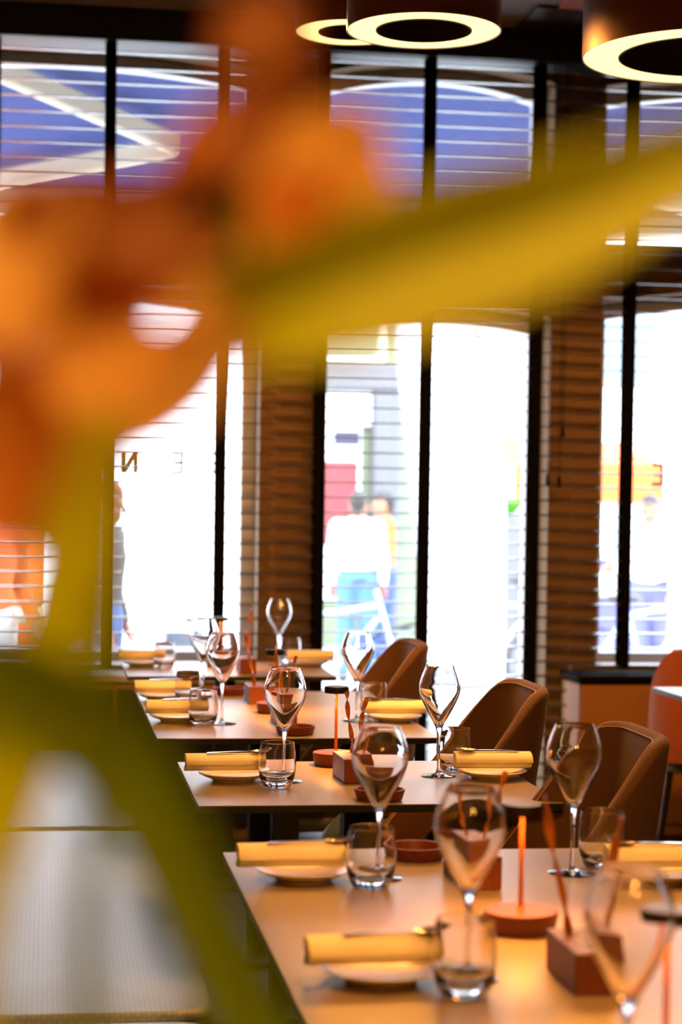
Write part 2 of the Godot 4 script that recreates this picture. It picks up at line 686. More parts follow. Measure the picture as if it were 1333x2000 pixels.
func windows() -> void:
	for k in WIN.size():
		var q: Array = WIN[k]
		var lower := struct("window_%d" % (k + 1) if k != 1 else "door_1", ring_frame(q, q[2], q[3], q[4], 0.058, -8.24, -8.16), M.frame_white)
		var p := arc_points(q[0] + 0.05, q[1] - 0.05, q[3] - 0.055, q[4] - 0.055)
		p.append(Vector2(q[1] - 0.05, q[2] + 0.05))
		p.append(Vector2(q[0] + 0.05, q[2] + 0.05))
		var g := Geo.new()
		g.prism(p, -8.206, -8.200)
		part("pane", g, M.pane, lower)
		if k != 1:
			part("sill", slab(q[0], q[1], q[2] - 0.004, q[2] + 0.02, -8.16, -7.97, 0.004), M.frame_white, lower)
		var upper := struct("window_%d" % (k + 4), ring_frame(q, 2.42, 3.10, 3.165, 0.05, -8.24, -8.16), M.frame_white)
		p = arc_points(q[0] + 0.04, q[1] - 0.04, 3.055, 3.12)
		p.append(Vector2(q[1] - 0.04, 2.46))
		p.append(Vector2(q[0] + 0.04, 2.46))
		g = Geo.new()
		g.prism(p, -8.206, -8.200)
		part("pane", g, M.pane, upper)
	# lettering stuck on the outside of the panes, read from the street
	var t := thing("window_lettering", "mirrored letters stuck on the left window pane, read from outside", "lettering", Vector3(0, 0, -8.214))
	letter_n(t, 0.335, 1.50, M.letter_tan)
	letter_e(t, 0.535, 1.50)
	var s := Geo.new()
	var pts := []
	for i in 17:
		var a := lerpf(-0.2, PI * 1.5, i / 16.0)
		pts.append(Vector3(0.700 - cos(a) * 0.022, 1.523 + sin(a) * 0.021, 0))
	for i in range(1, 17):
		var a := lerpf(PI * 0.5, -PI * 1.0, i / 16.0)
		pts.append(Vector3(0.700 - cos(a) * 0.022, 1.481 + sin(a) * 0.021, 0))
	s.tube(pts, [0.0075], 6)
	part("letter_s", s, M.letter_dark, t)
	var scr := Geo.new()
	pts = []
	for i in 60:
		var u := i / 59.0
		pts.append(Vector3(0.640 - u * 0.09, 0.835 + 0.012 * sin(u * 31.0) + 0.022 * exp(-40.0 * pow(u - 0.85, 2.0)), 0.0))
	scr.tube(pts, [0.005], 5)
	part("script", scr, M.script_pink, t)
	var st := Geo.new()
	st.tube([Vector3(0.49, 0.86, 0), Vector3(0.515, 0.825, 0)], [0.007], 5)
	part("stroke", st, M.letter_dark, t)
	var t2 := thing("window_lettering", "mirrored letter E stuck on the right window pane", "lettering", Vector3(0, 0, -8.214))
	letter_e(t2, 2.62, 1.485)


func letter_e(t: Node3D, x: float, y: float) -> void:
	var g := Geo.new()
	g.box(Vector3(x + 0.022, y, 0), Vector3(0.015, 0.088, 0.002))
	for k in [-1, 0, 1]:
		g.box(Vector3(x + (0.004 if k == 0 else 0.0), y + k * 0.042, 0), Vector3(0.034 if k == 0 else 0.046, 0.015, 0.002))
	part("letter_e", g, M.letter_dark, t)


func letter_n(t: Node3D, x: float, y: float, m: Material) -> void:
	var g := Geo.new()
	g.box(Vector3(x - 0.026, y, 0), Vector3(0.018, 0.088, 0.002))
	g.box(Vector3(x + 0.026, y, 0), Vector3(0.018, 0.088, 0.002))
	g.prism(PackedVector2Array([Vector2(x - 0.035, y - 0.044), Vector2(x - 0.015, y - 0.044), Vector2(x + 0.035, y + 0.044), Vector2(x + 0.015, y + 0.044)]), -0.001, 0.001)
	part("letter_n", g, m, t)


func blinds() -> void:
	var defs := [
		[-0.85, 0.905, [-0.215, 0.235, 0.687], 0.672, 0.0, "venetian blind with black tapes in front of the left window"],
		[0.925, 2.135, [1.088, 1.522, 1.977], 0.10, 0.011, "venetian blind with black tapes in front of the glazed middle door"],
		[2.15, 3.95, [2.373, 2.83, 3.29], 0.675, 0.006, "venetian blind with black tapes in front of the right window"],
	]
	var pitch := 0.0604
	for q in defs:
		var x0: float = q[0]
		var x1: float = q[1]
		var t := thing("venetian_blind", q[5], "blind", Vector3((x0 + x1) / 2, 0, -7.86), 0.0, "venetian blinds across the shop-front")
		var g := Geo.new()
		var wv := (x1 - x0) / 2
		var rings := []
		for sx in [-wv, wv]:
			var r := PackedVector3Array()
			for i in 7:
				var u := i / 6.0 * 2.0 - 1.0
				r.append(Vector3(sx, 0.0016 + 0.003 * (1.0 - u * u), u * 0.0245))
			for i in 7:
				var u := 1.0 - i / 6.0 * 2.0
				r.append(Vector3(sx, -0.0014 + 0.003 * (1.0 - u * u), u * 0.0245))
			rings.append(r)
		g.loft(rings, Transform3D(Basis(Vector3.RIGHT, 0.073), Vector3.ZERO))
		var sm := g.mesh(50.0)
		var y := 3.105 + float(q[4])
		var low: float = q[3]
		while y > low + 0.045:
			part("slat", sm, M.slat, t, Vector3(0, y, 0))
			y -= pitch
		part("bottom_rail", slab(-wv, wv, low - 0.012, low + 0.012, -0.024, 0.024, 0.004), M.slat, t)
		part("headrail", slab(-wv, wv, 3.14, 3.19, -0.028, 0.028, 0.003), M.black, t)
		for x in q[2]:
			var tp := Geo.new()
			for z in [-0.0275, 0.0275]:
				tp.box(Vector3(x - (x0 + x1) / 2, (3.14 + low) / 2, z), Vector3(0.044, 3.14 - low, 0.0012))
			part("ladder_tape", tp, M.black_tape, t)
		if x0 > 0.5 and x0 < 1.0:
			for c in [[2.031, 1.454], [2.079, 1.444], [2.092, 1.65], [2.045, 2.90]]:
				var cg := Geo.new()
				var cx: float = c[0] - (x0 + x1) / 2
				cg.tube([Vector3(cx, 3.14, 0.034), Vector3(cx, c[1], 0.034)], [0.0017], 6)
				part("cord", cg, M.black_tape, t)
				var tg := Geo.new()
				tg.lathe([Vector2(0.002, 0.022), Vector2(0.006, 0.016), Vector2(0.009, -0.02), Vector2(0.007, -0.026)], 10)
				part("tassel", tg, M.black_tape, t, Vector3(cx, c[1], 0.034))


func pendants() -> void:
	var warm := Color(1.0, 0.67, 0.31)
	var gm := glow("pendant_glow", Color(1.0, 0.86, 0.52), 2.1)
	var defs := [
		[Vector3(0.948, 2.56, -5.0), 0.199, 0.605, 0.13, "bronze ring pendant lamp in the middle, whole ring in view"],
		[Vector3(1.708, 2.53, -5.0), 0.327, 0.70, 0.15, "largest bronze ring pendant lamp, cut off by the right edge"],
		[Vector3(0.845, 2.69, -5.6), 0.158, 0.55, 0.11, "small bronze ring pendant lamp half hidden behind the middle one"],
		[Vector3(0.75, 2.45, -2.3), 0.24, 0.62, 0.13, "unseen bronze ring pendant lamp out of view, placed to light the nearest table"],  # unseen pendant, placed to light the nearest table
		[Vector3(0.55, 2.45, 0.6), 0.30, 0.66, 0.13, "unseen bronze ring pendant lamp behind the camera, placed to light the plant"],  # unseen pendant behind the camera, placed to light the plant
	]
	for q in defs:
		var r: float = q[1]
		var ri: float = r * q[2]
		var hh: float = q[3]
		var t := thing("pendant_lamp", q[4], "pendant lamp", q[0], 0.0, "bronze ring pendant lamps")
		var g := Geo.new()
		g.lathe([Vector2(r, 0.0), Vector2(r, hh), Vector2(ri, hh), Vector2(ri, hh - 0.01), Vector2(r - 0.003, hh - 0.01), Vector2(r - 0.003, 0.0)], 72, Transform3D(), true)
		part("housing", g, M.bronze, t)
		g = Geo.new()
		g.lathe([Vector2(ri, 0.0), Vector2(ri, hh - 0.0105), Vector2(ri + 0.004, hh - 0.0105), Vector2(ri + 0.004, 0.0)], 72, Transform3D(), true)
		part("inner_ring", g, M.bronze_inner, t)
		var d := Geo.new()
		d.lathe([Vector2(r - 0.0035, 0.002), Vector2(r - 0.0035, 0.006), Vector2(ri + 0.0045, 0.006), Vector2(ri + 0.0045, 0.002)], 72, Transform3D(), true)
		part("diffuser", d, gm, t)
		var c := Geo.new()
		for k in 3:
			var a := TAU * k / 3.0 + 0.5
			var p := Vector3(cos(a), 0, sin(a)) * (r + ri) * 0.5
			c = Geo.new()
			c.tube([p + Vector3(0, hh, 0), Vector3(0, 3.25 - q[0].y, 0) + p * 0.15], [0.0012], 6)
			part("cable", c, M.black, t)
		c = Geo.new()
		c.lathe([Vector2(0.05, 3.262 - q[0].y - 0.02), Vector2(0.05, 3.262 - q[0].y)], 24)
		part("canopy", c, M.bronze, t)
		for k in 4:
			var a := TAU * (k + 0.5) / 4.0
			var l := SpotLight3D.new()
			l.name = "pendant_light"
			l.light_color = warm
			l.light_energy = 0.72 * (r / 0.2)
			l.light_size = (r - ri) * 0.5
			l.spot_angle = 86.0
			l.spot_angle_attenuation = 0.12
			l.spot_range = 14.0
			l.spot_attenuation = 2.0
			l.shadow_enabled = true
			t.add_child(l, true)
			l.position = Vector3(cos(a) * (r + ri) * 0.5, -0.012, sin(a) * (r + ri) * 0.5)
			l.rotation.x = -PI / 2


func bench() -> void:
	var t := thing("bench", "long dark banquette base and backrest along the left wall", "bench", Vector3(0, 0, 0))
	part("plinth", slab(-0.72, 0.255, 0.0, 0.345, -7.2, -1.6, 0.01), M.bench_dark, t)
	part("backrest", slab(-0.95, -0.30, 0.345, 0.92, -7.2, -1.6, 0.03), M.bench_dark, t)
	var zs := [[-1.0, -1.2], [-1.645, -3.325], [-3.36, -5.265], [-5.30, -7.0]]
	var lb := ["grey woven bench cushion closest to the camera, just below the picture", "grey woven bench cushion at the bottom edge beside the nearest table", "large grey woven bench cushion at the lower left", "grey woven bench cushion farther back, behind the dark seam"]
	for i in range(1, 4):
		var q: Array = zs[i]
		var l: float = absf(q[0] - q[1])
		var th := 0.115
		var o := thing("bench_cushion", lb[i], "cushion", Vector3(0.0, 0.345, (q[0] + q[1]) / 2), 0.0, "grey bench cushions")
		var g := Geo.new()
		g.pad(Vector3(0, th / 2, 0), Vector3(0.60, th, l), 0.075, 0.022, Transform3D(Basis(), Vector3(0.002, 0, 0)), 0.006)
		part("cover", g, M.weave, o)
		var e := Geo.new()
		var pts := []
		for k in 25:
			var a := TAU * k / 24.0
			var cx := signf(cos(a)) * (0.30 - 0.075)
			var cz := signf(sin(a)) * (l / 2 - 0.075)
			pts.append(Vector3(cx + 0.072 * cos(a) + 0.002, th - 0.016, cz + 0.072 * sin(a)))
		e.tube(pts, [0.003], 6)
		part("piping", e, M.cloth_grey, o)


func tables() -> void:
	var defs := [
		[0.302, 1.037, -1.60, -3.303, "nearest long table laid with rolled napkins and glasses"],
		[0.300, 1.035, -3.808, -4.448, "second table, in sharpest focus, laid for two"],
		[0.278, 1.000, -4.888, -6.09, "third table, deeper, laid for four"],
		[0.272, 0.987, -6.61, -7.20, "farthest table of the row beside the left window"],
		[1.99, 2.75, -5.60, -6.24, "grey table corner at the right edge before the orange-lit chair"],
	]
	for q in defs:
		var w: float = q[1] - q[0]
		var d: float = q[2] - q[3]
		var t := thing("dining_table", q[4], "table", Vector3((q[0] + q[1]) / 2, 0, (q[2] + q[3]) / 2), 0.0, "dining tables")
		var g := Geo.new()
		g.box(Vector3(0, TABLE - 0.0012, 0), Vector3(w, 0.0024, d), 0.0008)
		part("tabletop", g, M.laminate, t)
		g = Geo.new()
		g.box(Vector3(0, TABLE - 0.0095, 0), Vector3(w - 0.001, 0.0138, d - 0.001), 0.001)
		part("core", g, M.table_black, t)
		var legs := [0.0] if d < 0.8 else [-d / 4, d / 4]
		for z in legs:
			part("column", slab(-0.035, 0.035, 0.012, TABLE - 0.03, z - 0.035, z + 0.035, 0.004), M.table_black, t)
			part("foot", slab(-0.22, 0.22, 0.0, 0.012, z - 0.22, z + 0.22, 0.003), M.table_black, t)
			part("bracket", slab(-0.2, 0.2, TABLE - 0.035, TABLE - 0.0165, z - 0.03, z + 0.03, 0.003), M.table_black, t)


func chair_mesh_profile(wing: float) -> Array:
	# plan of the wrap-round back, from the near wing tip round to the far one; chair faces -x, back at x = 0
	var pts := []
	var hw := 0.228
	var r := 0.15
	var n := 9
	for i in n:
		pts.append(Vector2(-r - wing * (1.0 - i / float(n)), hw))
	for i in 13:
		var a := PI / 2 * (1.0 - i / 12.0)
		pts.append(Vector2(-r + r * cos(a), hw - r + r * sin(a)))
	for i in range(1, 6):
		pts.append(Vector2(0.0, lerpf(hw - r, -hw + r, i / 6.0)))
	for i in 13:
		var a := -PI / 2 * (i / 12.0)
		pts.append(Vector2(-r + r * cos(a), -hw + r + r * sin(a)))
	for i in range(1, n + 1):
		pts.append(Vector2(-r - wing * i / float(n), -hw))
	return pts


func make_chair(called: String, cloth: Material, shell: Material, top := 0.921) -> Node3D:
	var t := thing(called, "", "chair")
	var low := 0.40
	var wing := 0.26
	var plan := chair_mesh_profile(wing)
	var rings := []
	var edge := []
	var m := plan.size()
	for i in m:
		var p: Vector2 = plan[i]
		var a: Vector2 = plan[maxi(i - 1, 0)]
		var b: Vector2 = plan[mini(i + 1, m - 1)]
		var nn := (b - a).orthogonal().normalized()
		var fwd := maxf(0.0, -p.x - 0.025)
		var h := maxf(top - 1.55 * fwd * fwd / (fwd + 0.035) - 0.02 * pow(absf(p.y) / 0.228, 4.0), low + 0.07)
		var th := 0.016
		var r := PackedVector3Array()
		for s in [[-1.0, 0.0], [-1.0, 0.5], [-1.0, 1.0], [-0.6, 1.02], [0.0, 1.028], [0.6, 1.02], [1.0, 1.0], [1.0, 0.5], [1.0, 0.0]]:
			var y := lerpf(low, h - 0.014, minf(s[1], 1.0)) + (maxf(s[1] - 1.0, 0.0) / 0.028) * 0.014
			var taper := 0.80 + 0.20 * (y - low) / (top - low)
			var q: Vector2 = p * Vector2(1.0, taper) + nn * th * s[0]
			r.append(Vector3(q.x + (y - top) * 0.12, y, q.y))
		rings.append(r)
		edge.append(r[6] + Vector3(0, 0.004, 0))
	var g := Geo.new()
	g.loft(rings)
	part("backrest", g, cloth, t, Vector3.ZERO, 60.0)
	var e := Geo.new()
	e.tube(edge, [0.0015], 6)
	part("piping", e, M.piping, t)  # pale line drawn for the bright crest of the shell edge
	g = Geo.new()
	g.pad(Vector3(-0.30, 0.435, 0), Vector3(0.44, 0.085, 0.40), 0.10, 0.035, Transform3D(), 0.012)
	part("seat", g, cloth, t, Vector3.ZERO, 60.0)
	g = Geo.new()
	g.pad(Vector3(-0.30, 0.38, 0), Vector3(0.43, 0.05, 0.41), 0.12, 0.022)
	part("seat_pan", g, shell, t, Vector3.ZERO, 60.0)
	for sx in [-0.47, -0.13]:
		for sz in [-0.15, 0.15]:
			var l := Geo.new()
			l.tube([Vector3(sx, 0.37, sz), Vector3(sx + (-0.03 if sx < -0.3 else 0.04), 0.0, sz * 1.35)], [0.014, 0.009], 10)
			part("leg", l, M.dark_metal, t)
	return t


func chairs() -> void:
	var c := make_chair("dining_chair", M.velvet, M.chair_grey)
	copy(c, "brown velvet chair closest to the camera, on the right of the nearest table", Vector3(1.15, 0, -3.64), 0.0, "brown velvet chairs")
	copy(c, "brown velvet chair behind the napkin and glass of the second table", Vector3(1.16, 0, -4.57), 0.0, "brown velvet chairs")
	copy(c, "farthest brown velvet chair, in front of the bright glazed door", Vector3(1.15, 0, -5.98), 0.0, "brown velvet chairs")
	var o := make_chair("dining_chair", M.velvet_lit_orange, M.chair_grey, 0.83)
	copy(o, "orange-lit upholstered chair at the right edge behind a grey table corner", Vector3(2.44, 0, -6.85), -PI / 2 - 0.12)


	# rounded grey cushion glimpsed below the second table
	var gc := thing("seat_cushion", "rounded blue-grey cushion on a chair seat, glimpsed below the second table", "cushion", Vector3(0.70, 0.4865, -4.56), 0.25)
	var g := Geo.new()
	var rings := []
	for i in 15:
		var u := i / 14.0
		var w := 0.010 + 0.062 * pow(sin(PI * clampf(0.06 + 0.90 * pow(u, 0.62), 0.0, 1.0)), 0.8)
		var row := PackedVector3Array()
		for k in 24:
			var a := TAU * k / 24.0
			row.append(Vector3(cos(a) * w * 0.95 + 0.02 * u, u * 0.125, sin(a) * w * 1.1))
		rings.append(row)
	g.loft(rings)
	part("cushion_cover", g, M.cushion_grey, gc, Vector3.ZERO, 70.0)


# ---------------------------------------------------------------- table ware
func make_wine_glass() -> Node3D:
	var t := thing("wine_glass", "", "wine glass")
	var outer := [Vector2(0.031, 0.2430), Vector2(0.0335, 0.2370), Vector2(0.0385, 0.2250), Vector2(0.0428, 0.2120), Vector2(0.0452, 0.2000), Vector2(0.0455, 0.1920), Vector2(0.0443, 0.1830), Vector2(0.0415, 0.1735), Vector2(0.0370, 0.1630), Vector2(0.0300, 0.1490), Vector2(0.0225, 0.1350), Vector2(0.0155, 0.1225), Vector2(0.0105, 0.1130), Vector2(0.0072, 0.1050), Vector2(0.0052, 0.0960), Vector2(0.0040, 0.0850), Vector2(0.0035, 0.0650), Vector2(0.0034, 0.0400), Vector2(0.0037, 0.0200), Vector2(0.0048, 0.0110), Vector2(0.0080, 0.0068), Vector2(0.0150, 0.0045), Vector2(0.0280, 0.0028), Vector2(0.0380, 0.0018), Vector2(0.0386, 0.0010), Vector2(0.0380, 0.0003), Vector2(0.0200, 0.0012), Vector2(0.0, 0.0016)]
	var inner := [Vector2(0.0, 0.1160), Vector2(0.0045, 0.1175), Vector2(0.0100, 0.1235), Vector2(0.0190, 0.1370), Vector2(0.0275, 0.1510), Vector2(0.0350, 0.1643), Vector2(0.0397, 0.1745), Vector2(0.0427, 0.1838), Vector2(0.0440, 0.1922), Vector2(0.0438, 0.1998), Vector2(0.0415, 0.2115), Vector2(0.0373, 0.2245), Vector2(0.0324, 0.2365), Vector2(0.0299, 0.2428), Vector2(0.0303, 0.2437)]
	var rev := outer.duplicate()
	rev.reverse()
	# one skin: under the foot, up the outside, over the rim, down the inside
	var prof := []
	for p in rev:
		prof.append(p)
	inner.reverse()
	prof.append_array(inner)
	var rings := []
	for p in prof:
		var r := PackedVector3Array()
		for k in 56:
			var a := TAU * k / 56.0
			r.append(Vector3(maxf(p.x, 0.0002) * cos(a), p.y, maxf(p.x, 0.0002) * sin(a)))
		rings.append(r)
	var g := Geo.new()
	g.loft(rings)
	part("bowl_and_stem", g, M.glass, t, Vector3.ZERO, 75.0)
	return t


func make_tumbler() -> Node3D:
	var t := thing("tumbler", "", "tumbler")
	var prof := [Vector2(0.0002, 0.0015), Vector2(0.020, 0.0005), Vector2(0.0255, 0.0), Vector2(0.0285, 0.0020), Vector2(0.0330, 0.010), Vector2(0.0372, 0.022), Vector2(0.0393, 0.036), Vector2(0.0397, 0.048), Vector2(0.0390, 0.062), Vector2(0.0374, 0.078), Vector2(0.0352, 0.0935), Vector2(0.0347, 0.0945), Vector2(0.0340, 0.0935), Vector2(0.0361, 0.078), Vector2(0.0376, 0.062), Vector2(0.0381, 0.048), Vector2(0.0375, 0.036), Vector2(0.0345, 0.0255), Vector2(0.0280, 0.0175), Vector2(0.0170, 0.0135), Vector2(0.0002, 0.0125)]
	var rings := []
	for p in prof:
		var r := PackedVector3Array()
		for k in 56:
			var a := TAU * k / 56.0
			r.append(Vector3(p.x * cos(a), p.y, p.x * sin(a)))
		rings.append(r)
	var g := Geo.new()
	g.loft(rings)
	part("body", g, M.glass, t, Vector3.ZERO, 65.0)
	return t


func make_plate() -> Node3D:
	var t := thing("side_plate", "", "plate")
	var g := Geo.new()
	g.lathe([Vector2(0.0002, 0.0035), Vector2(0.0380, 0.0035), Vector2(0.0408, 0.0), Vector2(0.0446, 0.0), Vector2(0.0475, 0.005), Vector2(0.0627, 0.0105), Vector2(0.0746, 0.0165), Vector2(0.0760, 0.0182), Vector2(0.0746, 0.0190), Vector2(0.0608, 0.0130), Vector2(0.0456, 0.0095), Vector2(0.0002, 0.0085)], 56)
	part("dish", g, M.porcelain, t, Vector3.ZERO, 50.0)
	return t


func make_napkin() -> Node3D:
	var t := thing("napkin", "", "napkin")
	# rolled cloth: a flattened spiral pushed along x
	var prof := []
	var n := 60
	for i in n + 1:
		var u := i / float(n)
		var a := -0.6 + u * TAU * 2.35
		var r := 1.0 - 0.40 * u
		var flat := 0.0170 * r
		prof.append(Vector2(cos(a) * 0.031 * r, 0.0180 + sin(a) * flat))
	var rings := []
	for k in 15:
		var u := k / 14.0 * 2.0 - 1.0
		var w := 1.0 + 0.05 * u * u - 0.02 * cos(u * 9.0)
		var row := []
		for p in prof:
			row.append(Vector3(u * 0.083 + 0.0025 * sin(p.x * 200.0), p.y * (1.0 + 0.05 * sin(u * 5.0) * p.x / 0.03), p.x * w + 0.001 * sin(u * 11.0)))
		rings.append(row)
	var g := Geo.new()
	g.sheet(rings, 0.0024)
	part("roll", g, M.napkin, t, Vector3.ZERO, 65.0)
	# the loose outer fold lying along the front
	var f := Geo.new()
	var rows := []
	for k in 15:
		var u := k / 14.0 * 2.0 - 1.0
		var row := []
		for i in 9:
			var s := i / 8.0
			var a := lerpf(PI * 0.62, 0.04, s)
			row.append(Vector3(u * 0.084, 0.0180 + sin(a) * 0.0194, cos(a) * (0.0362 + 0.001 * sin(u * 7.0))))
		rows.append(row)
	f.sheet(rows, 0.003)
	part("fold", f, M.napkin, t, Vector3.ZERO, 65.0)
	return t


func make_spoon() -> Node3D:
	var t := thing("spoon", "", "spoon")
	# handle along +x, bowl at -x
	var rows := []
	for i in 22:
		var u := i / 21.0
		var x := -0.068 + u * 0.136
		var w: float
		var dip := 0.0
		if u < 0.32:
			var q := u / 0.32
			w = 0.0138 * sqrt(maxf(0.02, 1.0 - pow(2.0 * q - 1.0, 2.0) * 0.97))
			dip = -0.005 * (1.0 - pow(2.0 * q - 1.0, 2.0))
		else:
			w = lerpf(0.0026, 0.0055, (u - 0.32) / 0.68)
		var y := 0.010 * pow(absf(u - 0.42), 1.5) * (-1.0 if u > 0.42 else 2.2) + 0.004
		var row := []
		for k in 7:
			var s := k / 6.0 * 2.0 - 1.0
			row.append(Vector3(x, y + dip * (1.0 - s * s), s * w))
		rows.append(row)
	var g := Geo.new()
	g.sheet(rows, 0.0014)
	part("spoon_body", g, M.steel, t, Vector3.ZERO, 60.0)
	return t


func make_block() -> Node3D:
	var t := thing("wooden_block", "", "holder")
	var g := Geo.new()
	g.box(Vector3(0, 0.026, 0), Vector3(0.056, 0.052, 0.145), 0.0015)
	part("block_body", g, M.block_wood, t)
	for z in [-0.035, 0.035]:
		var h := Geo.new()
		h.lathe([Vector2(0.0002, 0.0515), Vector2(0.0065, 0.0515), Vector2(0.0065, 0.0524), Vector2(0.0002, 0.0524)], 16)
		part("dark_hole_disc", h, M.black, t, Vector3(0, 0, z))  # flat black disc standing for the dark inside of a hole
	return t


func make_dish() -> Node3D:
	var t := thing("wooden_dish", "", "dish")
	var g := Geo.new()
	g.lathe([Vector2(0.0002, 0.0), Vector2(0.043, 0.0), Vector2(0.046, 0.002), Vector2(0.0515, 0.020), Vector2(0.0505, 0.0225), Vector2(0.0475, 0.0225), Vector2(0.0455, 0.020), Vector2(0.042, 0.0075), Vector2(0.0002, 0.0065)], 48)
	part("bowl", g, M.dish_wood, t, Vector3.ZERO, 40.0)
	return t


func make_lamp() -> Node3D:
	var t := thing("table_lamp", "", "table lamp")
	var g := Geo.new()
	g.lathe([Vector2(0.0002, 0.0), Vector2(0.047, 0.0), Vector2(0.049, 0.002), Vector2(0.0525, 0.027), Vector2(0.0515, 0.0292), Vector2(0.049, 0.030), Vector2(0.0002, 0.030)], 48)
	part("base", g, M.lamp_rust, t, Vector3.ZERO, 30.0)
	g = Geo.new()
	g.lathe([Vector2(0.0065, 0.030), Vector2(0.0055, 0.033), Vector2(0.0036, 0.036), Vector2(0.0036, 0.160), Vector2(0.0052, 0.164)], 20)
	part("stem", g, M.lamp_stem, t)
	g = Geo.new()
	g.lathe([Vector2(0.0262, 0.1655), Vector2(0.0275, 0.1645), Vector2(0.0280, 0.176), Vector2(0.0265, 0.1790), Vector2(0.0002, 0.1790), Vector2(0.0002, 0.170), Vector2(0.0258, 0.170)], 40, Transform3D(), true)
	part("shade", g, M.lamp_dark, t, Vector3.ZERO, 30.0)
	g = Geo.new()
	g.lathe([Vector2(0.007, 0.1675), Vector2(0.024, 0.1675), Vector2(0.024, 0.1695), Vector2(0.007, 0.1695)], 32, Transform3D(), true)
	part("light_panel", g, M.lamp_glow, t)
	var l := SpotLight3D.new()
	l.name = "lamp_light"
	l.light_color = Color(1.0, 0.62, 0.25)
	l.light_energy = 0.42
	l.light_size = 0.008
	l.spot_angle = 70.0
	l.spot_angle_attenuation = 0.5
	l.spot_range = 12.0
	l.spot_attenuation = 2.0
	l.shadow_enabled = true
	t.add_child(l, true)
	l.position = Vector3(0, 0.1665, 0)
	l.rotation.x = -PI / 2
	return t


func stick(label: String, foot: Vector3, tip: Vector3, twist: float, ph := 0.0) -> void:
	var rings := []
	var d := (tip - foot).normalized()
	var a := d.cross(Vector3.BACK).normalized()
	var b := a.cross(d).normalized()
	for i in 40:
		var u := i / 39.0
		var w := ph + twist * u
		var p := (tip - foot) * u + a * 0.0015 * sin(u * 7.0)
		var s := 0.0062 * (0.82 + 0.18 * sin(u * 9.0 + ph))
		var x := a * cos(w) + b * sin(w)
		var y := b * cos(w) - a * sin(w)
		rings.append(PackedVector3Array([p + x * s + y * 0.0011, p - x * s + y * 0.0011, p - x * s - y * 0.0011, p + x * s - y * 0.0011]))
	var g := Geo.new()
	g.loft(rings)
	solo("twisted_stick", g, M.amber, label, "snack stick", foot, 0.0, "twisted amber sticks")


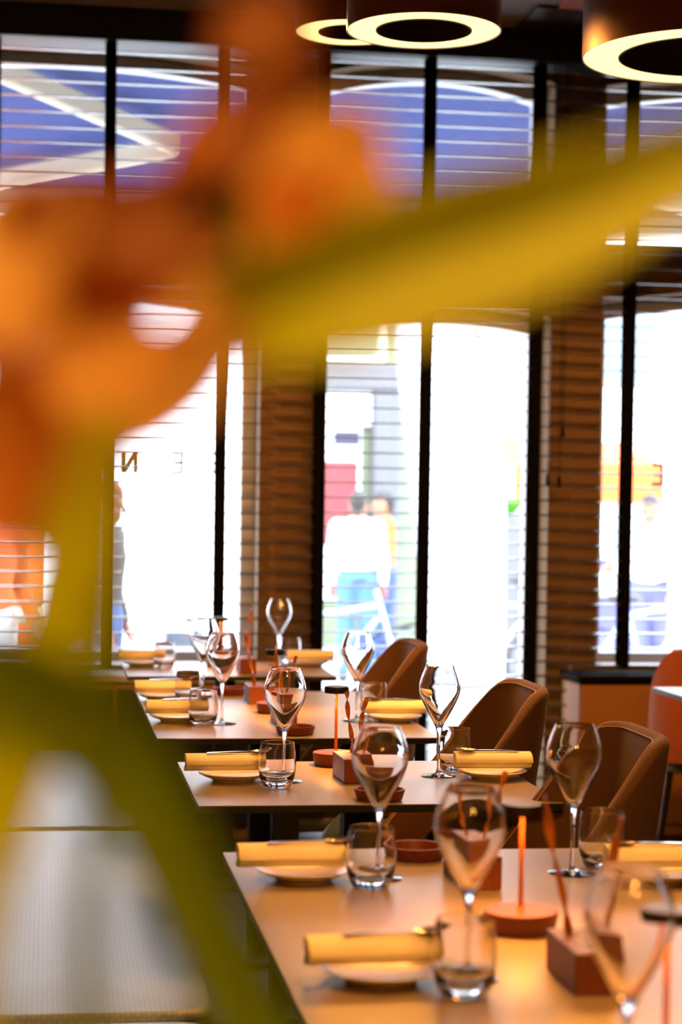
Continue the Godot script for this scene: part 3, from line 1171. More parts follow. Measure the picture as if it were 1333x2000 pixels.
func settings() -> void:
	glow("lamp_glow", Color(1.0, 0.70, 0.32), 6.0)
	var y := TABLE + 0.0002
	var wg := make_wine_glass()
	for q in [
		[0.855, -4.196, "wine glass on the chair side of the second table, in sharp focus"],
		[0.506, -4.13, "wine glass on the bench side of the second table, right behind a tumbler"],
		[0.528, -3.055, "wine glass behind the tumbler at the back bench seat of the nearest table"],
		[0.851, -3.075, "wine glass in front of the closest brown chair"],
		[0.530, -2.395, "blurred wine glass behind the tumbler beside the foremost napkin"],
		[0.571, -1.85, "most blurred wine glass, foremost at the lower right corner"],
		[0.468, -5.201, "wine glass on the front bench side of the third table"],
		[0.470, -5.86, "wine glass on the back bench side of the third table"],
		[0.843, -5.267, "wine glass on the chair side of the third table, against the bright door"],
		[0.838, -7.05, "farthest wine glass, in front of the tan pier"],
	]:
		copy(wg, q[2], Vector3(q[0], y, q[1]), q[1] * 3.0, "tulip wine glasses")
	var tb := make_tumbler()
	for q in [
		[0.482, -4.053, "tumbler beside the napkin on the bench side of the second table"],
		[0.504, -2.986, "tumbler at the back bench seat of the nearest table"],
		[0.508, -2.316, "blurred tumbler beside the foremost napkin"],
		[0.915, -3.125, "tumbler in front of the closest brown chair"],
		[0.909, -4.290, "tumbler beside the napkin on the chair side of the second table"],
		[0.414, -5.155, "tumbler at the front bench seat of the third table"],
		[0.415, -5.725, "tumbler at the back bench seat of the third table"],
		[0.906, -5.367, "tumbler on the chair side of the third table, before the farthest chair"],
		[0.414, -6.899, "tumbler on the bench side of the farthest table"],
		[0.892, -7.15, "tumbler on the chair side of the farthest table"],
	]:
		copy(tb, q[2], Vector3(q[0], y, q[1]), q[1], "water tumblers")
	var pl := make_plate()
	var nk := make_napkin()
	var sp := make_spoon()
	# x, z of the plate; shift of the napkin along x; turn; spoon turn; where
	for q in [
		[0.400, -4.15, -0.020, 0.03, 1, "on the bench side of the second table"],
		[0.967, -4.16, 0.0, -0.05, 0, "on the chair side of the second table"],
		[0.408, -3.055, -0.022, 0.02, 1, "at the back bench seat of the nearest table"],
		[0.420, -2.40, -0.012, 0.03, 1, "at the front bench seat of the nearest table"],
		[0.970, -3.005, 0.0, -0.03, 0, "on the chair side of the nearest table"],
		[0.352, -5.26, 0.0, 0.02, 1, "at the front bench seat of the third table"],
		[0.345, -5.83, 0.0, 0.05, 1, "at the back bench seat of the third table"],
		[0.945, -5.25, 0.0, -0.05, 0, "on the chair side of the third table"],
		[0.340, -7.0, 0.0, 0.0, 2, "on the bench side of the farthest table"],
		[0.945, -7.02, 0.005, 0.0, 2, "on the chair side of the farthest table"],
	]:
		copy(pl, "cream plate under a rolled napkin " + q[5] if q[4] < 2 else "cream plate " + q[5], Vector3(q[0], y, q[1]), q[0] * 5.0, "cream side plates")
		copy(nk, "rolled cream napkin on the plate " + q[5], Vector3(q[0] + q[2], y + 0.0195, q[1]), q[3], "rolled cream napkins")
		if q[4] < 2:
			var s := copy(sp, "small spoon lying on the napkin " + q[5], Vector3(q[0] + q[2] + (0.03 if q[4] == 1 else -0.012), y + 0.0588, q[1] + 0.006), PI + 0.06 if q[4] == 1 else -0.05, "small spoons")
			s.rotation.z = 0.03
	var bl := make_block()
	for q in [
		[0.672, -2.372, 0.0, "wooden block holding two twisted sticks, foremost on the nearest table"],
		[0.672, -3.018, 0.06, "wooden block at the back of the nearest table, behind a wine glass"],
		[0.656, -4.163, 0.03, "wooden block beside the lamp on the second table"],
		[0.637, -5.224, 0.0, "front wooden block on the third table, behind a wine glass"],
		[0.620, -5.765, 0.0, "back wooden block on the third table beside the lamp"],
		[0.690, -6.76, 0.0, "wooden block on the farthest table"],
	]:
		copy(bl, q[3], Vector3(q[0], y, q[1]), q[2], "wooden stick holders")
	for q in [
		["twisted stick leaning left in the foremost wooden block", Vector3(0.664, 0, -2.407), Vector3(0.634, 0.976, -2.43), 8.0, 0.4],
		["twisted stick leaning right in the foremost wooden block", Vector3(0.684, 0, -2.337), Vector3(0.706, 0.965, -2.33), 7.0, 1.8],
		["twisted stick leaning left in the back block of the nearest table", Vector3(0.668, 0, -3.053), Vector3(0.646, 0.900, -3.07), 7.0, 0.9],
		["twisted stick leaning right in the back block of the nearest table", Vector3(0.690, 0, -2.983), Vector3(0.716, 0.930, -2.99), 7.5, 2.2],
		["left twisted stick in the block on the second table", Vector3(0.664, 0, -4.198), Vector3(0.651, 0.935, -4.21), 9.0, 0.2],
		["right twisted stick in the block on the second table", Vector3(0.658, 0, -4.128), Vector3(0.682, 0.930, -4.13), 9.0, 1.0],
		["left twisted stick in the front block of the third table", Vector3(0.634, 0, -5.259), Vector3(0.617, 0.955, -5.27), 8.0, 0.6],
		["right twisted stick in the front block of the third table", Vector3(0.640, 0, -5.189), Vector3(0.662, 0.935, -5.18), 8.0, 1.6],
		["twisted stick in the back block of the third table", Vector3(0.610, 0, -5.73), Vector3(0.583, 0.960, -5.74), 8.0, 0.0],
		["twisted stick in the block of the farthest table", Vector3(0.700, 0, -6.79), Vector3(0.712, 0.985, -6.80), 8.0, 0.5],
	]:
		var f: Vector3 = q[1]
		f.y = TABLE + 0.0525
		stick(q[0], f, q[2], q[3], q[4])
	var ds := make_dish()
	for q in [
		[0.668, -3.868, "round wooden dish at the front of the second table"],
		[0.621, -3.225, "round wooden dish at the back of the nearest table"],
		[0.636, -4.965, "round wooden dish at the front of the third table"],
		[0.560, -5.98, "round wooden dish at the back of the third table"],
	]:
		copy(ds, q[2], Vector3(q[0], y, q[1]), q[1], "round wooden dishes")
	var lp := make_lamp()
	for q in [
		[0.664, -2.664, "cordless table lamp with rust base in the middle of the nearest table"],
		[0.647, -1.96, "cordless table lamp cut off at the lower right edge"],
		[0.655, -4.385, "cordless table lamp behind the block on the second table"],
		[0.641, -5.47, "cordless table lamp on the third table behind a wine glass"],
		[0.619, -6.97, "cordless table lamp on the farthest table with dark shade"],
	]:
		copy(lp, q[2], Vector3(q[0], y, q[1]), 0.0, "cordless table lamps")


# ---------------------------------------------------------------- outside
func street() -> void:
	struct("ground", slab(-30, 40, STREET - 0.3, STREET, -60, -8.37), M.paving)
	# folding-arm awning over the shop-front
	var t := thing("awning", "blue folding-arm awning with cream arms outside the upper windows", "awning")
	var g := Geo.new()
	var rows := []
	for i in 9:
		var u := i / 8.0
		var row := []
		for k in 2:
			row.append(Vector3(-1.6 if k == 0 else 5.0, lerpf(3.42, 2.99, u) - 0.03 * sin(PI * u), lerpf(-8.42, -10.66, u)))
		rows.append(row)
	g.sheet(rows, 0.004)
	part("canvas", g, M.awning_blue, t)
	part("front_bar", slab(-1.62, 5.02, 2.855, 2.985, -10.74, -10.62, 0.02), M.awning_cream, t)
	part("cassette", slab(-1.62, 5.02, 3.36, 3.50, -8.48, -8.365, 0.02), M.awning_cream, t)
	for a in [[Vector3(-0.62, 3.31, -8.50), Vector3(0.62, 3.06, -9.6), Vector3(-0.70, 2.92, -10.62)], [Vector3(3.9, 3.28, -8.50), Vector3(2.60, 3.03, -9.6), Vector3(3.95, 2.92, -10.62)]]:
		for k in 2:
			var p: Vector3 = a[k]
			var r: Vector3 = a[k + 1]
			var b := Geo.new()
			var m := Transform3D(Basis.looking_at(r - p, Vector3.UP), (p + r) / 2)
			b.box(Vector3.ZERO, Vector3(0.06, 0.105, (r - p).length()), 0.015, m)
			part("arm", b, M.awning_cream, t)
	# shop across the street
	var s := thing("shop", "pale green shop across the street with framed sign and posters", "building", Vector3(0, STREET, -22))
	part("wall", slab(-9.0, 4.9, 0, 9.0, -3.0, 0.0), M.facade_green, s)
	part("cornice", slab(-9.0, 3.95, 2.90, 3.20, 0.0, 0.25, 0.03), M.facade_grey, s)
	part("fascia", slab(-9.0, 3.95, 2.50, 2.90, 0.0, 0.12, 0.02), M.facade_white, s)
	part("pillar", slab(3.62, 3.95, 0.0, 2.9, 0.0, 0.22, 0.03), M.facade_grey, s)
	var fr := part("sign_frame", slab(2.60, 3.78, 3.22, 3.98, 0.0, 0.10, 0.02), M.awning_cream, s)
	part("sign_board", slab(2.70, 3.68, 3.32, 3.90, 0.10, 0.12, 0.01), M.facade_green, fr)
	var win := part("shop_window", slab(1.2, 3.52, 0.5, 2.5, 0.0, 0.06, 0.01), M.facade_white, s)
	for k in 3:
		part("name_sign", slab(2.36 + k * 0.42, 2.36 + k * 0.42 + 0.30, 2.28, 2.44, 0.06, 0.09, 0.005), M.sign_purple, win)
	part("poster", slab(3.02, 3.48, 1.15, 2.1, 0.06, 0.08, 0.005), M.poster_red, win)
	part("poster", slab(2.2, 2.95, 0.95, 1.6, 0.06, 0.08, 0.005), M.stall_orange, win)
	part("poster", slab(2.62, 3.0, 1.65, 2.12, 0.06, 0.08, 0.005), M.cloth_orange, win)
	for k in 3:
		var sl := glow("spot_bulb", Color(1.0, 0.9, 0.7), 5.0)
		var sb := Geo.new()
		sb.lathe([Vector2(0.0002, -0.05), Vector2(0.035, -0.035), Vector2(0.05, 0.0), Vector2(0.035, 0.035), Vector2(0.0002, 0.05)], 14)
		part("spot_lamp", sb, sl, s, Vector3(3.62 + k * 0.42, 3.72 - k * 0.16, 0.3))
	# white house behind, with windows
	var h := thing("house", "overexposed white house across the street on the right with pale windows", "building", Vector3(0, STREET, -25))
	part("wall", slab(4.9, 22.0, 0, 11.0, -3.0, 0.0), M.facade_white, h)
	for k in 4:
		var x := 7.0 + k * 2.1
		var wf := part("window", slab(x, x + 0.95, 3.2, 5.0, 0.0, 0.05, 0.01), M.facade_cream, h)
		part("window_glass", slab(x + 0.08, x + 0.87, 3.28, 4.92, 0.05, 0.07), M.dark_window, wf)
	part("wall_bar", slab(7.95, 8.6, 2.55, 2.63, 0.0, 0.12, 0.01), M.facade_grey, h)  # plain grey bar on the house wall
	var h2 := thing("house", "overexposed white house front seen through the left window", "building", Vector3(0, STREET, -19))
	part("wall", slab(-14.0, 2.15, 0, 9.0, -2.0, 0.0), M.facade_white, h2)
	part("plinth", slab(-14.0, 2.15, 0, 0.4, 0.0, 0.06, 0.01), M.facade_white, h2)
	# tall white feather banner
	var b := thing("banner", "tall white feather banner standing outside the glazed door", "banner", Vector3(2.62, STREET, -14))
	var rws := []
	for i in 21:
		var u := i / 20.0
		var row := []
		for k in 7:
			var w := k / 6.0
			var left := lerpf(0.16, -0.20, u)
			var right := 0.72 - 0.75 * pow(u, 5.0)
			row.append(Vector3(lerpf(left, right, w), 0.35 + u * 3.1, 0.05 * sin(w * PI * 1.3 + u * 2.0)))
		rws.append(row)
	g = Geo.new()
	g.sheet(rws, 0.004)
	part("cloth", g, M.cloth_white, b)
	g = Geo.new()
	g.tube([Vector3(0.19, 0.0, 0.0), Vector3(0.15, 0.4, 0), Vector3(-0.2, 3.4, 0)], [0.014, 0.012, 0.008], 8)
	part("pole", g, M.bike_paint, b)
	part("foot", slab(-0.05, 0.43, 0.0, 0.03, -0.24, 0.24, 0.01), M.bike_paint, b)
	# market stall with an orange canopy
	var m := thing("market_stall", "market stall with orange canopy beyond the right window", "stall", Vector3(5.2, STREET, -18.5))
	g = Geo.new()
	rows = []
	for i in 7:
		var u := i / 6.0
		rows.append([Vector3(-0.9, 2.02 + 0.25 * u, 0.7 - 1.4 * u), Vector3(0.55, 2.02 + 0.25 * u, 0.7 - 1.4 * u)])
	g.sheet(rows, 0.01)
	part("canopy", g, M.stall_orange, m)
	part("valance", slab(-0.9, 0.55, 1.66, 2.03, 0.69, 0.71), M.stall_orange, m)
	for x in [-0.85, 0.5]:
		for z in [-0.65, 0.65]:
			g = Geo.new()
			g.tube([Vector3(x, 0, z), Vector3(x, 2.05, z)], [0.025], 8)
			part("post", g, M.bike_paint, m)
	part("counter", slab(-0.9, 0.55, 0.78, 0.86, -0.2, 0.66, 0.01), M.facade_cream, m)
	part("skirt", slab(-0.88, 0.53, 0.0, 0.78, 0.55, 0.60), M.cloth_lilac, m)
	var m2 := thing("market_stall", "market stall with orange cloth seen low through the left window", "stall", Vector3(-0.75, STREET, -12.6))
	part("counter", slab(-0.8, 0.75, 0.86, 0.92, -0.45, 0.45, 0.01), M.facade_cream, m2)
	part("cloth", slab(-0.82, 0.77, 0.10, 0.86, -0.46, 0.46, 0.02), M.stall_orange, m2)
	part("back_cloth", slab(-0.8, 0.75, 0.92, 2.2, -0.46, -0.42, 0.02), M.stall_orange, m2)
	# planter by the door
	var p := thing("planter", "slim grey planter with a small green plant beside the door", "planter", Vector3(3.98, STREET, -16.6))
	g = Geo.new()
	g.lathe([Vector2(0.11, 0.0), Vector2(0.14, 0.9), Vector2(0.15, 1.55), Vector2(0.13, 1.55), Vector2(0.12, 1.5)], 20)
	part("pot", g, M.facade_grey, p)
	for k in 14:
		var a := k * 2.4
		rows = []
		for i in 6:
			var u := i / 5.0
			var c := Vector3(cos(a) * 0.22 * u, 1.5 + 0.42 * u - 0.25 * u * u, sin(a) * 0.22 * u)
			var sd := Vector3(-sin(a), 0, cos(a)) * 0.035 * sin(PI * clampf(u, 0.06, 0.96))
			rows.append([c - sd, c, c + sd])
		g = Geo.new()
		g.sheet(rows, 0.003)
		part("leaf", g, M.plant_green, p)
	bicycle("pale bicycle parked outside the left half of the glazed door", Vector3(2.15, STREET, -14.6), 0.1)
	bicycle("pale bicycle parked outside the right half of the glazed door", Vector3(3.45, STREET, -15.2), -0.15)
	bicycle("pale bicycle parked outside the right window", Vector3(4.75, STREET, -15.0), 0.2)
	# cafe table on the pavement
	var ct := thing("cafe_table", "small white round cafe table on the pavement outside the door", "table", Vector3(1.95, STREET, -9.9))
	g = Geo.new()
	g.lathe([Vector2(0.0002, 0.70), Vector2(0.33, 0.70), Vector2(0.34, 0.71), Vector2(0.33, 0.725), Vector2(0.0002, 0.725)], 36)
	part("tabletop", g, M.leather, ct)
	g = Geo.new()
	g.tube([Vector3(0, 0.02, 0), Vector3(0, 0.70, 0)], [0.03], 12)
	part("column", g, M.bike_paint, ct)
	for k in 3:
		var a := TAU * k / 3.0
		g = Geo.new()
		g.tube([Vector3(0, 0.12, 0), Vector3(cos(a) * 0.16, 0.06, sin(a) * 0.16), Vector3(cos(a) * 0.28, 0.015, sin(a) * 0.28)], [0.018, 0.016, 0.013], 8)
		part("leg", g, M.bike_paint, ct)


func bicycle(label: String, at: Vector3, turn: float) -> void:
	var t := thing("bicycle", label, "bicycle", at, turn, "parked bicycles")
	for x in [-0.52, 0.52]:
		var g := Geo.new()
		var ring := []
		for k in 33:
			var a := TAU * k / 32.0
			ring.append(Vector3(x + cos(a) * 0.335, 0.35 + sin(a) * 0.335, 0))
		g.tube(ring, [0.016], 8)
		var w := part("wheel", g, M.rubber, t)
		var s := Geo.new()
		for k in 16:
			var a := TAU * k / 16.0
			s.tube([Vector3(x, 0.35, 0), Vector3(x + cos(a) * 0.325, 0.35 + sin(a) * 0.325, 0)], [0.0015], 4)
		var sp := part("spoke", s, M.bike_paint, w)
		sp.set_meta("kind", "stuff")
	var f := Geo.new()
	for q in [[Vector3(-0.52, 0.35, 0), Vector3(-0.06, 0.30, 0)], [Vector3(-0.52, 0.35, 0), Vector3(-0.20, 0.80, 0)], [Vector3(-0.06, 0.30, 0), Vector3(-0.22, 0.88, 0)], [Vector3(-0.06, 0.30, 0), Vector3(0.36, 0.78, 0)], [Vector3(-0.20, 0.78, 0), Vector3(0.34, 0.86, 0)], [Vector3(0.52, 0.35, 0), Vector3(0.33, 0.98, 0)]]:
		f.tube(q, [0.018], 8)
	part("frame", f, M.bike_paint, t)
	var sd := Geo.new()
	sd.pad(Vector3(-0.24, 0.91, 0), Vector3(0.26, 0.06, 0.15), 0.06, 0.025)
	part("saddle", sd, M.leather, t)
	var hb := Geo.new()
	hb.tube([Vector3(0.22, 1.02, 0.28), Vector3(0.30, 1.04, 0.22), Vector3(0.33, 1.0, 0.0), Vector3(0.30, 1.04, -0.22), Vector3(0.22, 1.02, -0.28)], [0.012], 8)
	part("handlebar", hb, M.dark_metal, t)


# ---------------------------------------------------------------- people outside
func person(label: String, at: Vector3, turn: float, j: Dictionary, top: Material, legs: Material, hair: Material) -> void:
	var t := thing("person", label, "person", at, turn)
	var J := {
		"pelvis": Vector3(0, 0.95, 0), "chest": Vector3(0, 1.30, 0.01), "neck": Vector3(0, 1.47, 0.0), "head": Vector3(0, 1.60, 0.02),
		"sl": Vector3(-0.18, 1.41, 0), "sr": Vector3(0.18, 1.41, 0), "el": Vector3(-0.24, 1.12, -0.02), "er": Vector3(0.24, 1.12, -0.02), "wl": Vector3(-0.23, 0.88, 0.08), "wr": Vector3(0.23, 0.88, 0.08),
		"hl": Vector3(-0.09, 0.92, 0), "hr": Vector3(0.09, 0.92, 0), "kl": Vector3(-0.10, 0.50, 0.03), "kr": Vector3(0.10, 0.50, 0.0), "al": Vector3(-0.11, 0.09, 0.02), "ar": Vector3(0.11, 0.09, -0.05),
	}
	for k in j:
		J[k] = j[k]
	var lo := Vector3.ONE * 9.0
	var hi := -Vector3.ONE * 9.0
	for k in J:
		lo = lo.min(J[k])
		hi = hi.max(J[k])
	lo -= Vector3(0.2, 0.12, 0.2)
	hi += Vector3(0.2, 0.2, 0.2)
	var body := Geo.new()
	var f := Field.new(lo, hi, 0.02)
	limbs(f, J, 0.0, true, true)
	f.bone(J.neck - Vector3(0, 0.02, 0), J.head, 0.056, 0.058, 0.03)
	f.into(body)
	# head with brow, nose, chin and ears
	var fw := 0.6
	var hd: Vector3 = J.head
	var hf := Field.new(hd - Vector3(0.12, 0.16, 0.14), hd + Vector3(0.12, 0.17, 0.16), 0.008)
	hf.bone(hd + Vector3(0, 0.035, -0.012), hd + Vector3(0, 0.04, 0.0), 0.088, 0.088, 0.02, Vector3(0.86, 1.08, 1.0))
	hf.bone(hd + Vector3(0, -0.03, 0.02), hd + Vector3(0, -0.065, 0.045), 0.060, 0.036, 0.03, Vector3(0.95, 1, 1))
	hf.bone(hd + Vector3(0, 0.01, 0.083), hd + Vector3(0, -0.022, 0.104), 0.010, 0.014, 0.012)
	hf.bone(hd + Vector3(-0.035, 0.026, 0.072), hd + Vector3(0.035, 0.026, 0.072), 0.014, 0.014, 0.02)
	for s in [-1.0, 1.0]:
		hf.bone(hd + Vector3(0.079 * s, 0.015, -0.005), hd + Vector3(0.076 * s, -0.03, 0.0), 0.016, 0.010, 0.008, Vector3(0.6, 1, 1))
	hf.bone(hd + Vector3(0, -0.05, -0.01), J.neck, 0.050, 0.055, 0.03)
	hf.into(body)
	# hands: palm, four fingers of different length, thumb
	for s in [["el", "wl", -1.0], ["er", "wr", 1.0]]:
		var w: Vector3 = J[s[1]]
		var d: Vector3 = (w - J[s[0]]).normalized()
		var side: Vector3 = d.cross(Vector3.BACK)
		side = (Vector3.RIGHT if side.length() < 0.2 else side).normalized()
		var pn: Vector3 = side.cross(d).normalized()
		var f2 := Field.new(w - Vector3.ONE * 0.07 + d * 0.08 - Vector3.ONE * 0.06, w + d * 0.08 + Vector3.ONE * 0.13, 0.007)
		f2.bone(w - d * 0.02, w + d * 0.03, 0.026, 0.028, 0.02)
		for k in 4:
			var off: Vector3 = side * (k - 1.5) * 0.021
			var ln: float = [0.062, 0.075, 0.070, 0.052][k]
			f2.bone(w + d * 0.02 + off * 0.7, w + d * 0.085 + off, 0.014, 0.012, 0.012)
			f2.bone(w + d * 0.085 + off, w + d * (0.085 + ln * 0.5) + off + pn * 0.008, 0.0095, 0.009, 0.004)
			f2.bone(w + d * (0.085 + ln * 0.5) + off + pn * 0.008, w + d * (0.085 + ln * 0.9) + off + pn * 0.026, 0.009, 0.0075, 0.004)
		f2.bone(w + d * 0.03 - side * 0.02, w + d * 0.065 - side * 0.052 + pn * 0.01, 0.014, 0.011, 0.008)
		f2.bone(w + d * 0.065 - side * 0.052 + pn * 0.01, w + d * 0.095 - side * 0.055 + pn * 0.02, 0.011, 0.009, 0.004)
		f2.into(body)
	part("body", body, M.skin, t, Vector3.ZERO, 80.0)
	var shirt := Geo.new()
	f = Field.new(lo, hi, 0.02)
	limbs(f, J, 0.014, true, false)
	f.into(shirt)
	part("top", shirt, top, t, Vector3.ZERO, 80.0)
	var tr := Geo.new()
	f = Field.new(lo, hi, 0.02)
	limbs(f, J, 0.016, false, true)
	f.into(tr)
	part("trousers", tr, legs, t, Vector3.ZERO, 80.0)
	for s in ["al", "ar"]:
		var sh := Geo.new()
		var a: Vector3 = J[s]
		f = Field.new(a - Vector3(0.08, 0.10, 0.12), a + Vector3(0.08, 0.08, 0.24), 0.014)
		f.bone(a + Vector3(0, -0.045, -0.03), a + Vector3(0, -0.058, 0.15), 0.042, 0.032, 0.02)
		f.bone(a + Vector3(0, 0.0, -0.01), a + Vector3(0, -0.04, 0.02), 0.044, 0.044, 0.02)
		f.into(sh)
		part("shoe", sh, M.leather, t, Vector3.ZERO, 80.0)
	var hr := Geo.new()
	f = Field.new(hd - Vector3(0.13, 0.10, 0.15), hd + Vector3(0.13, 0.18, 0.13), 0.011)
	f.bone(hd + Vector3(0, 0.062, -0.03), hd + Vector3(0, 0.075, 0.012), 0.090, 0.080, 0.02, Vector3(0.90, 0.95, 1.0))
	f.bone(hd + Vector3(0, 0.03, -0.045), hd + Vector3(0, -0.03, -0.055), 0.075, 0.055, 0.02)
	f.into(hr)
	part("hair", hr, hair, t, Vector3.ZERO, 80.0)
	for s in [-1.0, 1.0]:
		var ey := Geo.new()
		ey.lathe([Vector2(0.0002, -0.008), Vector2(0.007, -0.004), Vector2(0.009, 0), Vector2(0.007, 0.004), Vector2(0.0002, 0.008)], 10)
		part("eye", ey, M.eye, t, hd + Vector3(0.031 * s, 0.008, 0.078))
	var mo := Geo.new()
	mo.tube([hd + Vector3(-0.022, -0.052, 0.078), hd + Vector3(0, -0.053, 0.087), hd + Vector3(0.022, -0.052, 0.078)], [0.003, 0.006, 0.003], 8)
	part("mouth", mo, M.lip, t)


func limbs(f: Field, J: Dictionary, g: float, upper: bool, lower: bool) -> void:
	if upper:
		f.bone(J.pelvis + Vector3(0, 0.02, 0), J.chest, 0.115 + g, 0.125 + g, 0.05, Vector3(1.15, 1, 0.82))
		f.bone(J.chest, J.neck - Vector3(0, 0.05, 0), 0.125 + g, 0.085 + g, 0.05, Vector3(1.1, 1, 0.8))
		for s in ["l", "r"]:
			f.bone(J.chest.lerp(J.neck, 0.5), J["s" + s], 0.07 + g, 0.062 + g, 0.05)
			f.bone(J["s" + s], J["e" + s], 0.056 + g, 0.042 + g, 0.03)
			var w: Vector3 = J["w" + s]
			f.bone(J["e" + s], w if g == 0.0 else J["e" + s].lerp(w, 0.85), 0.042 + g, 0.028 + g, 0.02)
	if lower:
		f.bone(J.pelvis, J.pelvis + Vector3(0, 0.06, 0), 0.118 + g, 0.110 + g, 0.04, Vector3(1.2, 1, 0.85))
		for s in ["l", "r"]:
			f.bone(J["h" + s], J["k" + s], 0.088 + g, 0.056 + g, 0.03)
			f.bone(J["k" + s], J["a" + s], 0.056 + g, 0.038 + g, 0.02)


func people() -> void:
	var walk := {"kl": Vector3(-0.10, 0.50, 0.14), "al": Vector3(-0.10, 0.09, 0.22), "kr": Vector3(0.10, 0.50, 0.02), "ar": Vector3(0.10, 0.12, -0.24), "wl": Vector3(-0.22, 0.90, -0.10), "wr": Vector3(0.22, 0.92, 0.20)}
	var carry := {"el": Vector3(-0.23, 1.12, 0.04), "er": Vector3(0.23, 1.12, 0.04), "wl": Vector3(-0.12, 1.10, 0.28), "wr": Vector3(0.12, 1.10, 0.28)}
	person("person in a yellow top with dark hair standing before the shop", Vector3(3.22, STREET, -18.6), -PI / 2, carry, M.cloth_yellow, M.cloth_blue, M.hair_dark)
	person("person in a white top with dark hair before the red poster", Vector3(2.80, STREET, -17.6), PI - 0.3, {}, M.cloth_white, M.cloth_sky, M.hair_dark)
	person("person in a grey jacket and jeans standing outside the left window", Vector3(0.33, STREET, -11.8), PI / 2 - 0.3, {}, M.cloth_grey, M.cloth_sky, M.hair_red)
	person("person in orange top and white trousers at far left outside", Vector3(-0.33, STREET, -11.2), 0.5, walk, M.cloth_orange, M.cloth_white, M.hair_red)
	person("person in a white shirt walking past the right window", Vector3(5.05, STREET, -16.0), -0.4, walk, M.cloth_white, M.cloth_lilac, M.hair_dark)
	person("person with dark hair in lilac seen left of the right window's tape", Vector3(4.62, STREET, -16.6), 0.8, carry, M.cloth_lilac, M.cloth_blue, M.hair_dark)
	# empty outdoor chair beside the standing person
	var c := thing("outdoor_chair", "empty grey outdoor chair on the pavement outside the left window", "chair", Vector3(0.58, STREET, -11.3), -PI / 2 + 0.4)
	part("seat", slab(-0.23, 0.23, 0.42, 0.45, -0.22, 0.24, 0.01), M.cloth_grey, c)
	part("backrest", slab(-0.23, 0.23, 0.50, 0.88, -0.25, -0.22, 0.01), M.cloth_grey, c)
	for x in [-0.2, 0.2]:
		for z in [-0.22, 0.2]:
			part("leg", slab(x - 0.015, x + 0.015, 0.0, 0.88 if z < 0 else 0.42, z - 0.015, z + 0.015, 0.003), M.bike_paint, c)


# ---------------------------------------------------------------- plant close to the lens
func blade(pts: Array, widths: Array, fold: float, depths: Array, roll := 0.0, n := 26, across := 8) -> Geo:
	var cv := Curve3D.new()
	for i in pts.size():
		var p: Vector2 = pts[i]
		var pos := seen(p.x, p.y, depths[mini(i, depths.size() - 1)])
		var a: Vector2 = pts[maxi(i - 1, 0)]
		var b: Vector2 = pts[mini(i + 1, pts.size() - 1)]
		var tg := (seen(b.x, b.y, depths[mini(i + 1, depths.size() - 1)]) - seen(a.x, a.y, depths[maxi(mini(i - 1, depths.size() - 1), 0)])) / 6.0
		cv.add_point(pos, -tg, tg)
	var view := -cam_basis.z
	var rows := []
	for i in n:
		var u := i / float(n - 1)
		var c := cv.sample_baked(u * cv.get_baked_length(), true)
		var d := (cv.sample_baked(minf(u + 0.02, 1.0) * cv.get_baked_length(), true) - cv.sample_baked(maxf(u - 0.02, 0.0) * cv.get_baked_length(), true)).normalized()
		var s := d.cross(view).normalized()
		var dep := (c - cam_at).dot(view)
		var f := u * (widths.size() - 1)
		var w: float = lerpf(widths[int(f)], widths[mini(int(f) + 1, widths.size() - 1)], f - int(f)) / FOCAL * dep
		s = s.rotated(d, roll)
		var nn := d.cross(s).normalized()
		var row := []
		for k in across + 1:
			var q := k / float(across) * 2.0 - 1.0
			row.append(c + s * q * w + nn * (absf(q) * w * fold))
		rows.append(row)
	var g := Geo.new()
	g.sheet(rows, 0.0009)
	return g


func petal(p: Vector2, length: float, width: float, ang: float, dep: float, tilt: float, cup: float) -> Geo:
	var c := seen(p.x, p.y, dep)
	var right := cam_basis.x
	var up := cam_basis.y
	var fwd := -cam_basis.z
	var d := (right * cos(ang) + up * sin(ang)).rotated((up * cos(ang) - right * sin(ang)).normalized(), tilt)
	var s := d.cross(fwd).normalized()
	var nn := d.cross(s).normalized()
	var L := length / FOCAL * dep * NEAR
	var W := width / FOCAL * dep * NEAR
	var rows := []
	for i in 15:
		var u := i / 14.0
		var w := W * 0.5 * pow(sin(PI * clampf(0.08 + 0.88 * u, 0.0, 1.0)), 0.6) * (0.75 + 0.3 * u)
		var row := []
		for k in 9:
			var q := k / 8.0 * 2.0 - 1.0
			row.append(c + d * (u - 0.5) * L + s * q * w + nn * (cup * W * (q * q * 0.6 + (u - 0.5) * (u - 0.5) * 1.2) + 0.03 * W * sin(u * 11.0 + q * 6.0)))
		rows.append(row)
	var g := Geo.new()
	g.sheet(rows, 0.0007)
	return g


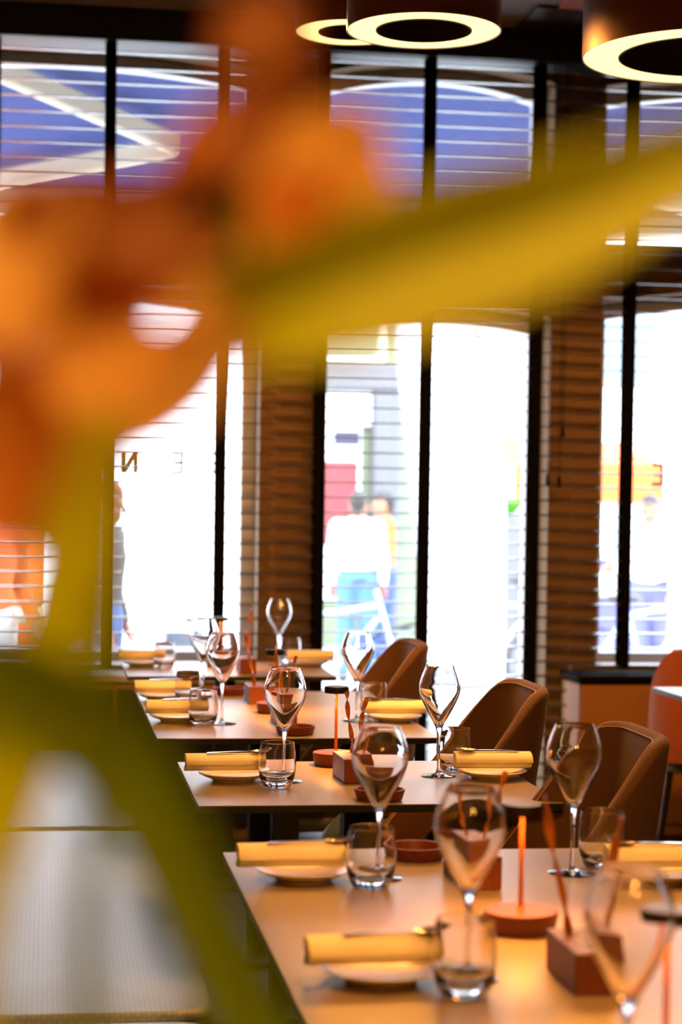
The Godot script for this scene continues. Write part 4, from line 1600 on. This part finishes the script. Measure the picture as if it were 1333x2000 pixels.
func plant() -> void:
	var base := seen(250, 2000, 0.62)
	base.y = 0.0
	var st := thing("plant_stand", "dark pedestal under the flower vase, below the picture", "stand", base)
	var g := Geo.new()
	g.lathe([Vector2(0.13, 0.0), Vector2(0.13, 0.02), Vector2(0.03, 0.03), Vector2(0.03, 0.74), Vector2(0.12, 0.75), Vector2(0.12, 0.77)], 32)
	part("column", g, M.table_black, st)
	var t := thing("flower_arrangement", "blurred orange flowers with long yellow-green leaves close to the lens", "plant")
	var vp := base + Vector3(0, 0.7705, 0)
	g = Geo.new()
	g.lathe([Vector2(0.0002, 0.0), Vector2(0.05, 0.0), Vector2(0.062, 0.05), Vector2(0.058, 0.14), Vector2(0.044, 0.23), Vector2(0.047, 0.26), Vector2(0.043, 0.26), Vector2(0.040, 0.23), Vector2(0.054, 0.14), Vector2(0.056, 0.05), Vector2(0.0002, 0.012)], 36)
	part("vase", g, M.vase, t, vp)
	# leaves
	part("leaf", blade([Vector2(430, 650), Vector2(600, 585), Vector2(830, 500), Vector2(1060, 428), Vector2(1340, 318), Vector2(1650, 205)], [70, 140, 150, 135, 100, 60, 10], 0.5, [0.60, 0.60, 0.61, 0.62, 0.63, 0.64], 0.25), M.leaf, t)
	part("leaf", blade([Vector2(400, 560), Vector2(560, 510), Vector2(800, 425), Vector2(1060, 350), Vector2(1340, 262), Vector2(1600, 185)], [40, 80, 80, 70, 50, 15], 0.2, [0.61, 0.61, 0.62, 0.63, 0.64, 0.65], 0.9), M.leaf_dark, t)  # darker blade added for the shaded upper half of the first leaf
	part("leaf", blade([Vector2(205, 800), Vector2(172, 950), Vector2(135, 1130), Vector2(88, 1330), Vector2(-20, 1580), Vector2(-110, 1950), Vector2(60, 2350)], [50, 82, 84, 92, 92, 80, 40], 0.2, [0.60, 0.60, 0.60, 0.61, 0.62, 0.62, 0.62], -0.15), M.leaf, t)
	part("leaf", blade([Vector2(-150, 1290), Vector2(-20, 1310), Vector2(120, 1380), Vector2(240, 1490), Vector2(325, 1630), Vector2(405, 1800), Vector2(480, 1960), Vector2(540, 2100), Vector2(420, 2320)], [60, 90, 100, 96, 84, 80, 80, 80, 30], 0.2, [0.58, 0.60, 0.61, 0.62, 0.62, 0.62, 0.62, 0.62, 0.62], 0.2), M.leaf_dark, t)
	# stem from the vase up into the blossoms
	g = Geo.new()
	var top := seen(250, 760, 0.615)
	g.tube([vp + Vector3(0, 0.05, 0), vp + Vector3(0, 0.26, 0), vp.lerp(top, 0.75) + Vector3(-0.01, 0, 0), top, seen(480, 640, 0.61), seen(470, 300, 0.61), seen(500, 90, 0.62)], [0.004, 0.004, 0.0035, 0.003, 0.003, 0.0025, 0.002], 8)
	part("stem", g, M.leaf_dark, t)
	# x, y, length, width, angle, depth, tilt, cup, colour
	for q in [
		[300, 440, 300, 230, 0.3, 0.600, 0.3, 0.2, "petal_deep"],
		[470, 270, 240, 160, 1.3, 0.600, 0.3, 0.2, "petal_deep"],
		[390, 340, 330, 170, 1.1, 0.620, -0.3, 0.2, "petal"],
		[420, 520, 360, 190, 1.5, 0.610, 0.2, 0.2, "petal_pale"],
		[610, 330, 330, 230, 0.5, 0.640, -0.3, 0.2, "petal_pale"],
		[680, 370, 200, 190, 1.2, 0.650, 0.3, 0.15, "petal_pale"],
		[50, 520, 380, 280, 1.4, 0.610, 0.3, 0.2, "petal_pale"],
		[180, 470, 300, 200, 0.5, 0.620, -0.3, 0.2, "petal"],
		[190, 590, 260, 170, 0.2, 0.630, 0.2, 0.2, "petal_pale"],
		[370, 740, 330, 170, 0.9, 0.600, -0.2, 0.2, "petal_pale"],
		[210, 730, 380, 200, 0.3, 0.610, 0.2, 0.2, "petal_pale"],
		[150, 830, 420, 280, 0.6, 0.620, 0.2, 0.2, "petal_pale"],
		[20, 880, 360, 260, 1.5, 0.600, -0.3, 0.2, "petal"],
		[90, 960, 260, 180, 1.2, 0.620, 0.2, 0.2, "petal_pale"],
		[0, 680, 300, 130, 1.6, 0.620, 0.2, 0.2, "petal"],
		[500, 70, 220, 180, 0.8, 0.620, 0.4, 0.2, "petal_deep"],
		[540, 150, 240, 140, 1.4, 0.630, 0.3, 0.2, "petal_deep"],
		[120, 930, 260, 180, 1.0, 0.620, 0.2, 0.2, "petal_pale"],
		[50, 1000, 200, 150, 0.8, 0.620, 0.2, 0.2, "petal_pale"],
		[540, 450, 260, 170, 0.7, 0.640, -0.2, 0.2, "petal"],
		[120, 630, 260, 130, 0.1, 0.630, 0.2, 0.2, "petal_pale"],
		[430, 640, 240, 190, 0.4, 0.615, 0.2, 0.2, "petal_pale"],
		[240, 560, 220, 170, 1.2, 0.625, 0.2, 0.2, "petal"],
		[140, 400, 300, 150, 0.1, 0.615, 0.4, 0.2, "petal_deep"],
		[190, 660, 220, 200, 0.9, 0.635, 0.2, 0.2, "petal_pale"],
		[400, 690, 260, 170, 1.1, 0.625, 0.2, 0.2, "petal_pale"],
		[300, 770, 260, 130, 0.6, 0.610, 0.2, 0.2, "petal_pale"],
		[70, 780, 240, 200, 0.4, 0.625, 0.2, 0.2, "petal"],
		[360, 440, 240, 160, 1.3, 0.630, 0.2, 0.2, "petal"],
	]:
		part("petal", petal(Vector2(q[0], q[1]), q[2], q[3], q[4], q[5], q[6], q[7]), M[q[8]], t, Vector3.ZERO, 70.0)
